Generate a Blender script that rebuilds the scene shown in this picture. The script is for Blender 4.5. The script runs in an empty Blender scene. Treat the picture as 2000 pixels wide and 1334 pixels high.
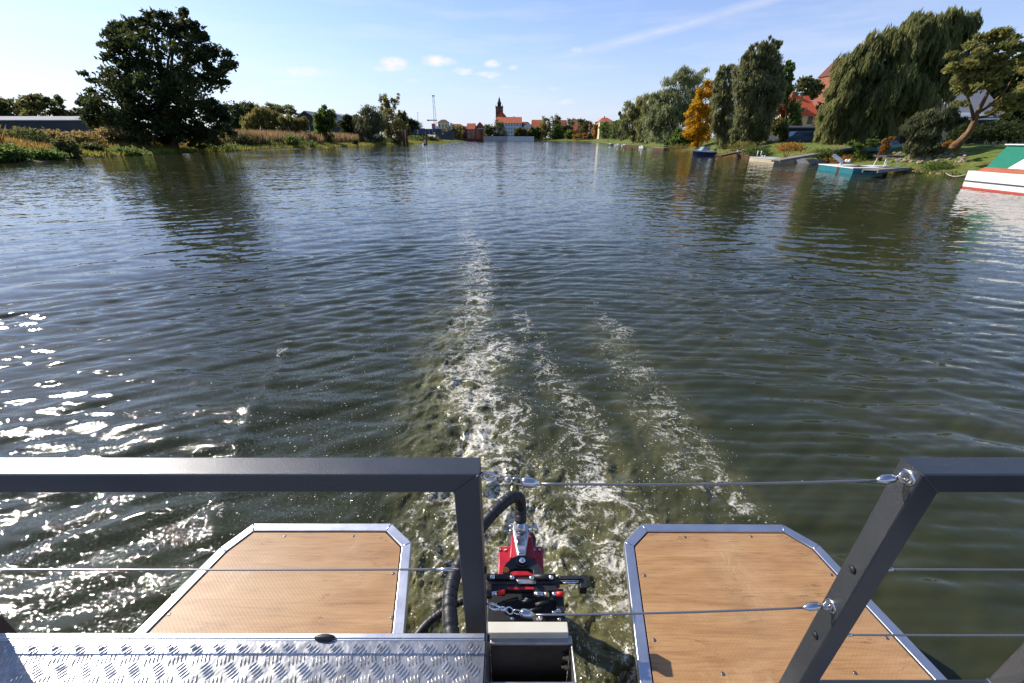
import bpy, math, random
import numpy as np
from math import pi, sin, cos, radians

# ------------------------------------------------------------------ camera, sky, sun, exposure
scene = bpy.context.scene
F = 803.0                       # focal length in pixels of a 2000 px wide picture
PITCH = math.atan((667 - 269) / F)
H = 2.3                         # eye height over the water
cam_d = bpy.data.cameras.new('camera')
cam = bpy.data.objects.new('camera', cam_d)
scene.collection.objects.link(cam)
cam.location = (0, 0, H)
cam.rotation_euler = (pi / 2 - PITCH, 0, 0)
cam_d.sensor_width = 36
cam_d.lens = 36 * F / 2000
cam_d.clip_start = 0.02
cam_d.clip_end = 20000
scene.camera = cam

SUN_AZ, SUN_EL = radians(-60), radians(34.5)     # azimuth measured from +Y towards +X
world = bpy.data.worlds.new("World"); scene.world = world
world.use_nodes = True
wn, wl = world.node_tree.nodes, world.node_tree.links
wn.clear()
w_out = wn.new('ShaderNodeOutputWorld')
sky = wn.new('ShaderNodeTexSky')
sky.sky_type = 'NISHITA'; sky.sun_disc = False
sky.sun_elevation = SUN_EL; sky.sun_rotation = SUN_AZ
sky.altitude = 0; sky.air_density = 1.0; sky.dust_density = 0.45; sky.ozone_density = 3.0
bg = wn.new('ShaderNodeBackground'); bg.inputs[1].default_value = 0.122


def wmath(op, a, b=None, c=None, clamp=False):
    n = wn.new('ShaderNodeMath'); n.operation = op; n.use_clamp = clamp
    for i, v in enumerate((a, b, c)):
        if v is None: continue
        if isinstance(v, (int, float)): n.inputs[i].default_value = v
        else: wl.new(v, n.inputs[i])
    return n.outputs[0]


tc = wn.new('ShaderNodeTexCoord')
sp = wn.new('ShaderNodeSeparateXYZ'); wl.new(tc.outputs['Generated'], sp.inputs[0])
az = wmath('ARCTAN2', sp.outputs[0], sp.outputs[1])
el = wmath('ARCSINE', sp.outputs[2])
cmb = wn.new('ShaderNodeCombineXYZ'); wl.new(az, cmb.inputs[0]); wl.new(el, cmb.inputs[1])


def wnoise(sx, sy, scale, detail, rough=0.6):
    mp = wn.new('ShaderNodeMapping'); mp.inputs['Scale'].default_value = (sx, sy, 1)
    wl.new(cmb.outputs[0], mp.inputs[0])
    n = wn.new('ShaderNodeTexNoise'); n.inputs['Scale'].default_value = scale
    n.inputs['Detail'].default_value = detail; n.inputs['Roughness'].default_value = rough
    wl.new(mp.outputs[0], n.inputs['Vector'])
    return n.outputs[0]


def angles(px, py):
    v = (667 - py) / F
    x, y, z = (px - 1000) / F, cos(PITCH) + v * sin(PITCH), -sin(PITCH) + v * cos(PITCH)
    return math.atan2(x, y), math.atan2(z, math.hypot(x, y))


# paler, slightly violet air low over the horizon
sat = wn.new('ShaderNodeMix'); sat.data_type = 'RGBA'; sat.blend_type = 'MULTIPLY'; sat.inputs[0].default_value = 1
wl.new(sky.outputs[0], sat.inputs[6]); sat.inputs[7].default_value = (.87, .95, 1.21, 1)
low = wn.new('ShaderNodeMix'); low.data_type = 'RGBA'
wl.new(wmath('MULTIPLY', wmath('POWER', 2.718, wmath('MULTIPLY', el, -6.2)), .78, clamp=True), low.inputs[0])
wl.new(sat.outputs[2], low.inputs[6]); low.inputs[7].default_value = (4.7, 5.0, 6.1, 1)
wl.new(low.outputs[2], bg.inputs[0])
cl_noise = wnoise(1, 2.2, 34, 8, .68)
clouds = None
for px, py, rx, ry, s in [(590, 140, 58, 13, .75), (545, 158, 50, 9, .5), (770, 126, 30, 15, 1), (748, 134, 30, 8, .7), (857, 119, 34, 12, 1),
                          (905, 139, 20, 9, .9), (962, 124, 20, 9, .8), (955, 146, 32, 9, .7), (1002, 131, 14, 7, .6),
                          (805, 157, 20, 6, .5), (995, 169, 34, 5, .5), (1085, 174, 24, 5, .5), (1108, 199, 28, 7, .6), (1128, 98, 17, 8, .75),
                          (632, 115, 18, 8, .55), (490, 182, 36, 8, .5), (725, 170, 26, 6, .4), (966, 200, 36, 6, .4), (828, 197, 26, 6, .45), (690, 188, 22, 5, .4)]:
    a0, e0 = angles(px, py); a1, _ = angles(px + rx, py); _, e1 = angles(px, py - ry)
    u = wmath('MULTIPLY', wmath('SUBTRACT', az, a0), 1 / (a1 - a0))
    v = wmath('MULTIPLY', wmath('SUBTRACT', el, e0), 1 / (e1 - e0))
    d = wmath('ADD', wmath('MULTIPLY', u, u), wmath('MULTIPLY', v, v))
    m = wmath('MULTIPLY', wmath('SUBTRACT', 1.0, wmath('MULTIPLY', d, .55), clamp=True), s)
    clouds = m if clouds is None else wmath('MAXIMUM', clouds, m)
cl = wmath('SUBTRACT', wmath('ADD', clouds, wmath('MULTIPLY', wmath('SUBTRACT', cl_noise, .5), 1.9)), .30)
cl = wmath('MULTIPLY', wmath('MULTIPLY', cl, 1.15, clamp=True), wmath('MULTIPLY', clouds, 1.5, clamp=True))
# a long faint vapour trail and thin high veils
x0, y0 = angles(1000, 133); x1, y1 = angles(1500, 0)
sl = (y1 - y0) / (x1 - x0)
line = wmath('ABSOLUTE', wmath('SUBTRACT', wmath('SUBTRACT', el, y0), wmath('MULTIPLY', wmath('SUBTRACT', az, x0), sl)))
trail = wmath('SUBTRACT', 1.0, wmath('MULTIPLY', line, 85), clamp=True)
trail = wmath('MULTIPLY', trail, wmath('MULTIPLY', wmath('SUBTRACT', az, x0 - .02), 4.0, clamp=True))
trail = wmath('MULTIPLY', trail, wmath('MULTIPLY', wnoise(2, 6, 9, 5), .6))
veil = wmath('MULTIPLY', wmath('SUBTRACT', wnoise(.8, 6.5, 3.4, 7, .62), .47), 1.7, clamp=True)
veil = wmath('MULTIPLY', veil, .58)
allc = wmath('MAXIMUM', wmath('MULTIPLY', cl, 1.0), wmath('MAXIMUM', trail, veil))
allc = wmath('MULTIPLY', allc, wmath('GREATER_THAN', el, 0.0))
bgc = wn.new('ShaderNodeBackground'); bgc.inputs[0].default_value = (.95, .90, .91, 1); bgc.inputs[1].default_value = .86
mx = wn.new('ShaderNodeMixShader')
wl.new(allc, mx.inputs[0]); wl.new(bg.outputs[0], mx.inputs[1]); wl.new(bgc.outputs[0], mx.inputs[2])
wl.new(mx.outputs[0], w_out.inputs[0])

sun_d = bpy.data.lights.new('sun', 'SUN'); sun_d.energy = 5.0; sun_d.angle = radians(.5); sun_d.color = (1, .93, .82)
sun = bpy.data.objects.new('sun', sun_d); scene.collection.objects.link(sun)
sun.rotation_euler = (pi / 2 - SUN_EL, 0, -SUN_AZ + pi)
scene.view_settings.view_transform = 'Standard'; scene.view_settings.look = 'None'
scene.view_settings.exposure = 0.36; scene.view_settings.gamma = 1
scene.cycles.max_bounces = 8; scene.cycles.transparent_max_bounces = 8
scene.cycles.sample_clamp_indirect = 6

# ------------------------------------------------------------------ helpers
rng = np.random.default_rng(7)
R = random.Random(5)
CT, ST = cos(PITCH), sin(PITCH)
ORI = {}


def ray(px, py):
    v = (667 - py) / F
    return ((px - 1000) / F, CT + v * ST, -ST + v * CT)


def W(px, py, z=0.0):           # sight line through a photo pixel meets the level z
    d = ray(px, py); t = (z - H) / d[2]
    return np.array((d[0] * t, d[1] * t, z))


def V(px, py, Y):               # ... meets the upright plane at distance Y
    d = ray(px, py); t = Y / d[1]
    return np.array((d[0] * t, Y, H + d[2] * t))


def ppm(px, py, Y):             # metres per photo pixel there
    return V(px, py, Y)[1] / ray(px, py)[1] / F


def tag(o, label=None, cat=None, group=None, kind=None):
    if label: o['label'] = label
    if cat: o['category'] = cat
    if group: o['group'] = group
    if kind: o['kind'] = kind
    return o


def empty(name, loc, label=None, cat=None, group=None):
    o = bpy.data.objects.new(name, None); scene.collection.objects.link(o)
    o.location = tuple(float(v) for v in loc); o.empty_display_size = .2
    ORI[o] = np.array(loc, float)
    return tag(o, label, cat, group)


def origin(o):
    return ORI.get(o, np.zeros(3))


def link_mesh(name, verts, faces, mats, parent=None, smooth=False, mat_idx=None, base=None):
    verts = np.asarray(verts, float)
    if parent is not None: org = origin(parent)
    elif base is not None: org = np.array(base, float)
    else: org = np.zeros(3)
    me = bpy.data.meshes.new(name)
    if isinstance(faces, np.ndarray):
        n, k = faces.shape
        me.vertices.add(len(verts)); me.vertices.foreach_set('co', (verts - org).astype(np.float32).ravel())
        me.loops.add(n * k); me.loops.foreach_set('vertex_index', faces.astype(np.int32).ravel())
        me.polygons.add(n); me.polygons.foreach_set('loop_start', np.arange(0, n * k, k, dtype=np.int32))
        me.update(calc_edges=True)
    else:
        me.from_pydata([tuple(v) for v in (verts - org)], [], faces)
        me.update()
    for m in (mats if isinstance(mats, (list, tuple)) else [mats]): me.materials.append(m)
    if smooth: me.polygons.foreach_set('use_smooth', np.ones(len(me.polygons), bool))
    if mat_idx is not None: me.polygons.foreach_set('material_index', np.asarray(mat_idx, np.int32))
    o = bpy.data.objects.new(name, me); scene.collection.objects.link(o)
    if parent is not None: o.parent = parent; ORI[o] = org
    else: o.location = tuple(org); ORI[o] = org
    return o


class MB:
    def __init__(s): s.v = []; s.f = []; s.m = []; s.cur = 0

    def add(s, vs, fs):
        b = len(s.v); s.v += [tuple(float(c) for c in v) for v in vs]
        s.f += [tuple(b + i for i in f) for f in fs]; s.m += [s.cur] * len(fs); return s

    def box(s, x0, x1, y0, y1, z0, z1):
        return s.add([(x0, y0, z0), (x1, y0, z0), (x1, y1, z0), (x0, y1, z0), (x0, y0, z1), (x1, y0, z1), (x1, y1, z1), (x0, y1, z1)],
                     [(0, 3, 2, 1), (4, 5, 6, 7), (0, 1, 5, 4), (1, 2, 6, 5), (2, 3, 7, 6), (3, 0, 4, 7)])

    def obox(s, c, ax, ay, az_, bev=0):   # centre and three half-axes
        c, ax, ay, az_ = [np.array(q, float) for q in (c, ax, ay, az_)]
        vs = [c + i * ax + j * ay + k * az_ for k in (-1, 1) for (i, j) in ((-1, -1), (1, -1), (1, 1), (-1, 1))]
        return s.add(vs, [(0, 3, 2, 1), (4, 5, 6, 7), (0, 1, 5, 4), (1, 2, 6, 5), (2, 3, 7, 6), (3, 0, 4, 7)])

    def prism(s, poly, z0, z1):           # poly in xy, counter clockwise
        n = len(poly)
        vs = [(p[0], p[1], z0) for p in poly] + [(p[0], p[1], z1) for p in poly]
        return s.add(vs, [tuple(range(n - 1, -1, -1)), tuple(range(n, 2 * n))] + [(i, (i + 1) % n, n + (i + 1) % n, n + i) for i in range(n)])

    def tube(s, pts, rad, n=10, caps=True, flat=1.0):
        pts = [np.array(p, float) for p in pts]
        if isinstance(rad, (int, float)): rad = [rad] * len(pts)
        b = len(s.v); up = None; vs = []
        for i, p in enumerate(pts):
            t = pts[min(i + 1, len(pts) - 1)] - pts[max(i - 1, 0)]; t = t / (np.linalg.norm(t) + 1e-9)
            if up is None:
                a = np.array((0, 0, 1.)) if abs(t[2]) < .9 else np.array((1., 0, 0))
                up = np.cross(np.cross(t, a), t)
            else: up = up - np.dot(up, t) * t
            up = up / (np.linalg.norm(up) + 1e-9); sd = np.cross(t, up)
            for k in range(n):
                a = 2 * pi * k / n; vs.append(p + rad[i] * (cos(a) * up * flat + sin(a) * sd))
        fs = [(i * n + k, i * n + (k + 1) % n, (i + 1) * n + (k + 1) % n, (i + 1) * n + k) for i in range(len(pts) - 1) for k in range(n)]
        if caps: fs += [tuple(range(n - 1, -1, -1)), tuple((len(pts) - 1) * n + k for k in range(n))]
        return s.add(vs, fs)

    def cyl(s, c, r, z0, z1, n=16):
        return s.tube([(c[0], c[1], z0), (c[0], c[1], z1)], r, n)

    def lathe(s, c, prof, n=12):
        vs = []
        for r, z in prof: vs += [(c[0] + r * cos(2 * pi * k / n), c[1] + r * sin(2 * pi * k / n), z) for k in range(n)]
        fs = [(i * n + k, i * n + (k + 1) % n, (i + 1) * n + (k + 1) % n, (i + 1) * n + k) for i in range(len(prof) - 1) for k in range(n)]
        fs += [tuple(range(n - 1, -1, -1)), tuple((len(prof) - 1) * n + k for k in range(n))]
        return s.add(vs, fs)

    def ball(s, c, r, n=8, m=6):
        r = (r, r, r) if isinstance(r, (int, float)) else r
        vs = [(c[0], c[1], c[2] - r[2])]
        for i in range(1, m):
            a = -pi / 2 + pi * i / m
            vs += [(c[0] + r[0] * cos(a) * cos(2 * pi * k / n), c[1] + r[1] * cos(a) * sin(2 * pi * k / n), c[2] + r[2] * sin(a)) for k in range(n)]
        vs.append((c[0], c[1], c[2] + r[2])); L = len(vs) - 1
        fs = [(0, 1 + (k + 1) % n, 1 + k) for k in range(n)]
        for i in range(m - 2): fs += [(1 + i * n + k, 1 + i * n + (k + 1) % n, 1 + (i + 1) * n + (k + 1) % n, 1 + (i + 1) * n + k) for k in range(n)]
        fs += [(L, 1 + (m - 2) * n + k, 1 + (m - 2) * n + (k + 1) % n) for k in range(n)]
        return s.add(vs, fs)

    def build(s, name, mats, parent=None, smooth=False, base=None, bevel=0, seg=2):
        o = link_mesh(name, s.v, s.f, mats, parent, smooth, s.m if isinstance(mats, (list, tuple)) else None, base)
        if bevel:
            b = o.modifiers.new('bevel', 'BEVEL'); b.width = bevel; b.segments = seg; b.limit_method = 'ANGLE'; b.angle_limit = radians(40)
            b.harden_normals = False
            o.data.polygons.foreach_set('use_smooth', np.ones(len(o.data.polygons), bool))
            try:
                o.data.set_sharp_from_angle(angle=radians(50))
            except Exception: pass
        return o


# ------------------------------------------------------------------ materials
class NT:
    def __init__(s, name):
        s.m = bpy.data.materials.new(name); s.m.use_nodes = True
        s.n, s.l = s.m.node_tree.nodes, s.m.node_tree.links
        s.b = s.n['Principled BSDF']; s.out = s.n['Material Output']

    def put(s, sock, v):
        if isinstance(v, bpy.types.NodeSocket): s.l.new(v, sock)
        elif isinstance(v, (tuple, list)) and len(v) == 3 and sock.type == 'RGBA': sock.default_value = (*v, 1)
        else: sock.default_value = v

    def set(s, **k):
        for a, v in k.items(): s.put(s.b.inputs[a.replace('_', ' ')], v)
        return s

    def math(s, op, a, b=None, c=None, clamp=False):
        n = s.n.new('ShaderNodeMath'); n.operation = op; n.use_clamp = clamp
        for i, v in enumerate((a, b, c)):
            if v is not None: s.put(n.inputs[i], v)
        return n.outputs[0]

    def coord(s, kind='Object', scale=(1, 1, 1), rot=(0, 0, 0)):
        if kind == 'World': c = s.n.new('ShaderNodeNewGeometry').outputs['Position']
        else: c = s.n.new('ShaderNodeTexCoord').outputs[kind]
        m = s.n.new('ShaderNodeMapping'); m.inputs['Scale'].default_value = scale; m.inputs['Rotation'].default_value = rot
        s.l.new(c, m.inputs[0]); return m.outputs[0]

    def noise(s, vec, scale, detail=4, rough=.55, dist=0, col=False):
        n = s.n.new('ShaderNodeTexNoise'); s.put(n.inputs['Vector'], vec)
        n.inputs['Scale'].default_value = scale; n.inputs['Detail'].default_value = detail
        n.inputs['Roughness'].default_value = rough; n.inputs['Distortion'].default_value = dist
        return n.outputs[1 if col else 0]

    def vor(s, vec, scale, feature='F1', out=0, rnd=1):
        n = s.n.new('ShaderNodeTexVoronoi'); s.put(n.inputs['Vector'], vec); n.feature = feature
        n.inputs['Scale'].default_value = scale; n.inputs['Randomness'].default_value = rnd
        return n.outputs[out]

    def ramp(s, fac, stops):
        n = s.n.new('ShaderNodeValToRGB'); s.put(n.inputs[0], fac); e = n.color_ramp.elements
        while len(e) < len(stops): e.new(.5)
        for q, (p, c) in zip(e, stops):
            q.position = p; q.color = (*(c if isinstance(c, tuple) else (c, c, c)), 1)
        return n.outputs[0]

    def mix(s, f, a, b, mode='MIX'):
        n = s.n.new('ShaderNodeMix'); n.data_type = 'RGBA'; n.blend_type = mode
        s.put(n.inputs[0], f); s.put(n.inputs[6], a); s.put(n.inputs[7], b); return n.outputs[2]

    def attr(s, name):
        n = s.n.new('ShaderNodeAttribute'); n.attribute_name = name; return n.outputs['Fac']

    def bump(s, h, strength=.5, dist=.01, normal=None):
        n = s.n.new('ShaderNodeBump'); n.inputs['Strength'].default_value = strength; n.inputs['Distance'].default_value = dist
        s.put(n.inputs['Height'], h)
        if normal is not None: s.put(n.inputs['Normal'], normal)
        return n.outputs[0]


def plain(name, col, rough=.5, metal=0, var=.15, scale=8, bump=0, kind='Object', bs=None, bd=.004, spec=.5):
    t = NT(name); c = t.coord(kind)
    n = t.noise(c, scale, 5, .6)
    dark = tuple(v * (1 - var) for v in col); lite = tuple(min(1, v * (1 + var)) for v in col)
    t.set(Base_Color=t.ramp(n, [(.3, dark), (.7, lite)]), Metallic=metal, Specular_IOR_Level=spec)
    t.set(Roughness=t.math('ADD', t.math('MULTIPLY', t.noise(c, scale * 2.3, 4), .16), rough - .08))
    if bump: t.set(Normal=t.bump(t.noise(c, bs or scale * 6, 4), bump, bd))
    return t.m


def leaf_mat(name, c1, c2, c3=None, trans=.5):
    t = NT(name); a = t.attr('tint'); c3 = c3 or c2
    n = t.noise(t.coord('World'), .55, 3)
    f = t.math('ADD', t.math('MULTIPLY', a, .75), t.math('MULTIPLY', t.math('SUBTRACT', n, .38), .7), clamp=True)
    col = t.ramp(f, [(.08, c1), (.5, c2), (.92, c3)])
    t.set(Base_Color=col, Roughness=.6, Specular_IOR_Level=.15)
    tr = t.n.new('ShaderNodeBsdfTranslucent'); t.put(tr.inputs[0], t.mix(.5, col, tuple(min(1, v * 1.9) for v in c3)))
    mxn = t.n.new('ShaderNodeMixShader'); mxn.inputs[0].default_value = trans
    t.l.new(t.b.outputs[0], mxn.inputs[1]); t.l.new(tr.outputs[0], mxn.inputs[2]); t.l.new(mxn.outputs[0], t.out.inputs[0])
    return t.m


def brickish(name, c1, c2, scale=3, rough=.85):
    t = NT(name); c = t.coord('World', (1, 1, 1))
    n = t.noise(c, scale, 6, .7); n2 = t.noise(c, scale * .12, 3)
    col = t.mix(.5, t.ramp(n, [(.3, c1), (.7, c2)]), t.ramp(n2, [(.3, c1), (.7, c2)]))
    t.set(Base_Color=col, Roughness=rough, Specular_IOR_Level=.2); return t.m
# ------------------------------------------------------------------ the river and its banks
LEFT_BANK = [(-900, 420), (-400, 352), (0, 318), (60, 317), (130, 313), (200, 307.5), (300, 301), (400, 297), (470, 294.5), (560, 292), (640, 288.5),
             (700, 285), (745, 282.5), (800, 280.5), (850, 279.2), (885, 278.4), (905, 277.6)]
RIGHT_BANK = [(1150, 278.4), (1190, 281), (1215, 284), (1290, 290), (1330, 295), (1375, 299), (1420, 306), (1470, 311), (1540, 318),
              (1600, 321), (1690, 330), (1760, 335), (1800, 339), (1850, 345), (1885, 346), (1960, 352), (2100, 362), (2500, 400)]
lb = [W(*p)[:2] for p in LEFT_BANK]; rb = [W(*p)[:2] for p in RIGHT_BANK]
QY = 392.0                                            # the town quay
river = [(-60, -60)] + [tuple(p) for p in lb] + [(-30, 318), (-27, QY - 2), (30, QY - 2), (60, QY - 40), (52, 290)] + [tuple(p) for p in rb] + [(40, -60)]
river = np.array(river)


def river_dist(P):
    """signed distance to the river outline: positive on land"""
    P = np.asarray(P, float); d = np.full(len(P), 1e9); inside = np.zeros(len(P), bool)
    n = len(river)
    for i in range(n):
        a, b = river[i], river[(i + 1) % n]; ab = b - a
        t = np.clip(((P - a) @ ab) / (ab @ ab), 0, 1)
        d = np.minimum(d, np.hypot(*(P - a - t[:, None] * ab).T))
        c = (a[1] > P[:, 1]) != (b[1] > P[:, 1])
        with np.errstate(divide='ignore', invalid='ignore'):
            xx = (b[0] - a[0]) * (P[:, 1] - a[1]) / (b[1] - a[1] + 1e-12) + a[0]
        inside ^= c & (P[:, 0] < xx)
    return np.where(inside, -d, d)


def hash2(ix, iy, s):
    h = (ix * 374761393 + iy * 668265263 + s * 1442695041) & 0xffffffff
    h = ((h ^ (h >> 13)) * 1274126177) & 0xffffffff
    return ((h ^ (h >> 16)) & 0xffff) / 65535.0


def vnoise(x, y, s=0):
    ix, iy = np.floor(x).astype(np.int64), np.floor(y).astype(np.int64); fx, fy = x - ix, y - iy
    fx, fy = fx * fx * (3 - 2 * fx), fy * fy * (3 - 2 * fy)
    a, b = hash2(ix, iy, s), hash2(ix + 1, iy, s); c, d = hash2(ix, iy + 1, s), hash2(ix + 1, iy + 1, s)
    return (a * (1 - fx) + b * fx) * (1 - fy) + (c * (1 - fx) + d * fx) * fy


def fbm(x, y, s=0, o=4):
    r = 0; a = .5
    for i in range(o): r = r + a * vnoise(x * 2 ** i, y * 2 ** i, s + i * 17); a *= .5
    return r


def smooth(t): t = np.clip(t, 0, 1); return t * t * (3 - 2 * t)


def ground_z(P):
    P = np.asarray(P, float); d = river_dist(P); x, y = P[:, 0], P[:, 1]
    right = x > 5
    top = np.where(right, 1.75, np.where(y < 75, 1.75, 1.25)); wid = np.where(right, 7.5, 12.0)
    z = -.04 + top * smooth(np.maximum(d, 0) / wid) * .75 + top * .25 * np.clip(d / wid, 0, 1) ** .5
    z -= np.where(right & (y > 45), .55 * smooth((d - 9) / 4), 0)
    z += np.where(right & (d > 40), np.clip((d - 40) * .10, 0, 7) * np.clip((150 - y) / 60, 0, 1), 0)
    z += (fbm(x * .6, y * .6, 3) - .47) * .35 * np.clip(d / 2, 0, 1)
    z = np.where(d < 0, np.maximum(d * .35 - .04, -1.5), z)
    return z


def gz(x, y): return float(ground_z([(x, y)])[0])


def polar_grid(angs, rads, cx=0, cy=0):
    A, Rr = np.meshgrid(angs, rads)
    X = cx + Rr * np.sin(A); Y = cy + Rr * np.cos(A)
    nr, na = A.shape
    i = np.arange((nr - 1) * (na - 1)); r, c = i // (na - 1), i % (na - 1); b = r * na + c
    return X.ravel(), Y.ravel(), np.stack([b, b + 1, b + na + 1, b + na], 1)


def G(px, py, dz=0.0):
    """where the sight line first meets the ground (+dz)"""
    d = ray(px, py); ts = np.geomspace(15, 400, 900); P = np.stack([d[0] * ts, d[1] * ts], 1)
    k = np.nonzero(H + d[2] * ts <= ground_z(P) + dz)[0]; t = ts[k[0]] if len(k) else ts[-1]
    return np.array((d[0] * t, d[1] * t, H + d[2] * t))


# land: one sheet out to the horizon
angs = np.concatenate([np.linspace(-pi, -1.25, 40)[:-1], np.linspace(-1.25, 1.25, 700), np.linspace(1.25, pi, 40)[1:]])
rads = np.concatenate([np.geomspace(4, 22, 30)[:-1], np.geomspace(22, 130, 210)[:-1], np.geomspace(130, 480, 60)[:-1], np.geomspace(480, 6000, 14)])
gx, gy, gf = polar_grid(angs, rads)
gP = np.stack([gx, gy], 1); gh = ground_z(gP)
far = np.hypot(gx, gy) > 700
gh = np.where(far, 1.0, gh)
g = NT('bank_turf'); gc = g.coord('World')
n1 = g.noise(gc, .35, 5, .65); n2 = g.noise(gc, 2.2, 5, .7); n3 = g.noise(gc, .09, 3)
turf = g.ramp(n2, [(.3, (.045, .075, .014)), (.5, (.11, .15, .030)), (.7, (.20, .21, .05))])
dry = g.ramp(n2, [(.3, (.09, .065, .022)), (.7, (.26, .17, .065))])
col = g.mix(g.math('MULTIPLY', g.math('SUBTRACT', n1, .5), 5, clamp=True), turf, dry)
soil = g.ramp(n2, [(.3, (.05, .035, .02)), (.7, (.16, .11, .07))])
hz = g.n.new('ShaderNodeSeparateXYZ'); g.l.new(g.n.new('ShaderNodeNewGeometry').outputs['Position'], hz.inputs[0])
col = g.mix(g.math('SUBTRACT', 1.0, g.math('MULTIPLY', g.math('SUBTRACT', hz.outputs[2], .02), 5.0, clamp=True), clamp=True), col, soil)
g.set(Base_Color=g.mix(g.attr('sand'), col, g.ramp(n2, [(.3, (.33, .22, .12)), (.7, (.50, .36, .21))])), Roughness=.95, Specular_IOR_Level=.1,
      Normal=g.bump(n2, .9, .12))
ground = link_mesh('ground', np.stack([gx, gy, gh], 1), gf, g.m, smooth=True)
tag(ground, 'grassy river banks with dry patches, earth edge and flat land behind', kind='structure')
gd = river_dist(gP)
bx0, bx1 = W(590, 290)[:2], W(740, 283)[:2]
tb = np.clip((gy - bx0[1]) / (bx1[1] - bx0[1]), -.2, 1.2)
sand = smooth((1.9 + 1.2 * fbm(gx * .4, gy * .4, 9) - gd) / 1.0) * ((tb > 0) & (tb < 1.08) & (gx < 0) & (gd > -.5))
at = ground.data.attributes.new('sand', 'FLOAT', 'POINT'); at.data.foreach_set('value', sand.astype(np.float32))

# water: one sheet, its grid fine near the stern and coarser away from it
angs = np.concatenate([np.linspace(-pi, -1.22, 30)[:-1], np.linspace(-1.22, 1.22, 760), np.linspace(1.22, pi, 30)[1:]])
rads = [.25]
while rads[-1] < 700:
    r = rads[-1]; rads.append(r * (1 + (.0042 if 1.2 < r < 10 else .0085 if r < 40 else .02)) + (.05 if r < 1 else 0))
wx, wy, wf = polar_grid(angs, np.array(rads))
wr = np.hypot(wx, wy)


def path_field(path, grow=1.0):
    """1 on a wake line, falling to 0 at its half width; px half widths become metres"""
    pts = []
    for px, py, hw, s in path:
        c = W(px, py); e = W(px + hw, py); pts.append((c[0], c[1], abs(e[0] - c[0]) * grow, s))
    best = np.zeros(len(wx))
    for (ax, ay, aw, a_s), (bx, by, bw, b_s) in zip(pts[:-1], pts[1:]):
        dx, dy = bx - ax, by - ay
        t = np.clip(((wx - ax) * dx + (wy - ay) * dy) / (dx * dx + dy * dy), 0, 1)
        d = np.hypot(wx - ax - t * dx, wy - ay - t * dy); w = aw + (bw - aw) * t
        best = np.maximum(best, np.clip(1 - (d / w) ** 1.5 * .8, 0, 1) * (a_s + (b_s - a_s) * t))
    return best


wob = lambda k, s: (fbm(wx * k, wy * k, s) - .47)
# turbulent wander of the sampling point makes the wake edges ragged
sx, sy = wx.copy(), wy.copy()
wx = sx + wob(1.6, 5) * .55 * np.clip(sy / 5, .25, 1.5); wy = sy + wob(1.6, 25) * .5
MAIN = [(912, 370, 20, .55), (922, 450, 34, .72), (932, 520, 46, .80), (930, 600, 60, .88), (938, 680, 76, .96), (935, 760, 100, 1.), (945, 840, 100, 1),
        (965, 920, 140, 1), (985, 1010, 215, 1), (1010, 1100, 240, .95), (1010, 1260, 240, .85), (1010, 1400, 200, .3)]
foam = path_field(MAIN)
foam = np.maximum(foam, path_field([(975, 540, 14, .3), (1035, 640, 30, .5), (1060, 700, 40, .62), (1100, 770, 55, .75), (1130, 860, 75, .82), (1165, 950, 100, .9), (1190, 1020, 110, .9), (1200, 1140, 80, .9), (1250, 1340, 50, .9)]))
foam = np.maximum(foam, path_field([(1130, 540, 12, .2), (1190, 650, 60, .46), (1240, 740, 66, .52), (1305, 840, 80, .60), (1350, 930, 84, .72), (1420, 1000, 84, .78), (1500, 1070, 80, .7)]))
foam = np.maximum(foam, path_field([(540, 650, 10, .5), (556, 670, 12, .6), (548, 710, 10, .5), (470, 860, 6, .3), (425, 980, 16, .6), (420, 1030, 20, .6)]))
air = path_field([(905, 500, 40, .1), (900, 620, 80, .5), (890, 700, 100, .8), (880, 790, 110, .9), (900, 880, 130, .9), (960, 980, 190, 1), (1000, 1100, 260, 1), (1010, 1260, 250, 1), (1010, 1400, 200, .4)])
air = np.maximum(air, path_field([(1100, 740, 50, .2), (1150, 900, 90, .4), (1260, 1010, 130, .45), (1240, 1150, 90, .5)]))
air = np.maximum(air, path_field([(1170, 650, 60, .35), (1260, 760, 70, .3), (1330, 900, 90, .45), (1420, 1010, 90, .4)]))
spark = path_field([(700, 700, 130, .5), (640, 800, 220, .75), (620, 900, 220, 1), (600, 1010, 200, 1), (560, 1060, 170, 1)])
spark = np.maximum(spark, path_field([(920, 420, 40, .4), (930, 600, 110, .6), (1000, 760, 240, .8), (1090, 900, 300, .9), (1200, 1010, 330, .9), (1000, 1200, 300, .9)]))
turb = path_field([(900, 380, 40, .3), (930, 520, 120, .6), (960, 700, 220, .8), (1000, 850, 340, 1), (1000, 1010, 520, 1), (1000, 1250, 480, 1)])
wx, wy = sx, sy
# wave trains
gap = np.maximum(wr * (2.44 / 760), np.gradient(np.array(rads))[np.arange(len(wx)) // len(angs)])
h = np.zeros(len(wx))
wrp = (fbm(wx * .35, wy * .35, 61) - .47) * 1.6; wrp2 = (fbm(wx * .35 + 9, wy * .35, 81) - .47) * 1.6
side_l = smooth((-wx + .25 * wy - .2) / 1.6); side_r = smooth((wx - .12 * wy - .9) / 1.8)
near = np.clip(1 - wr / 45, .15, 1)
trains = []
for i in range(16):   # diverging waves thrown out to the left of the wake
    lam = .20 * 1.20 ** i * R.uniform(.92, 1.08); trains.append((lam, radians(117 + R.gauss(0, 15)), 'l', .0084 * lam ** .85 * (1 if lam < .5 else (.5 / lam) ** 1.3)))
for i in range(15):
    lam = .22 * 1.20 ** i * R.uniform(.92, 1.08); trains.append((lam, radians(64 + R.gauss(0, 24)), 'r', .0050 * lam ** .85 * (1 if lam < .5 else (.5 / lam) ** 1.3)))
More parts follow.
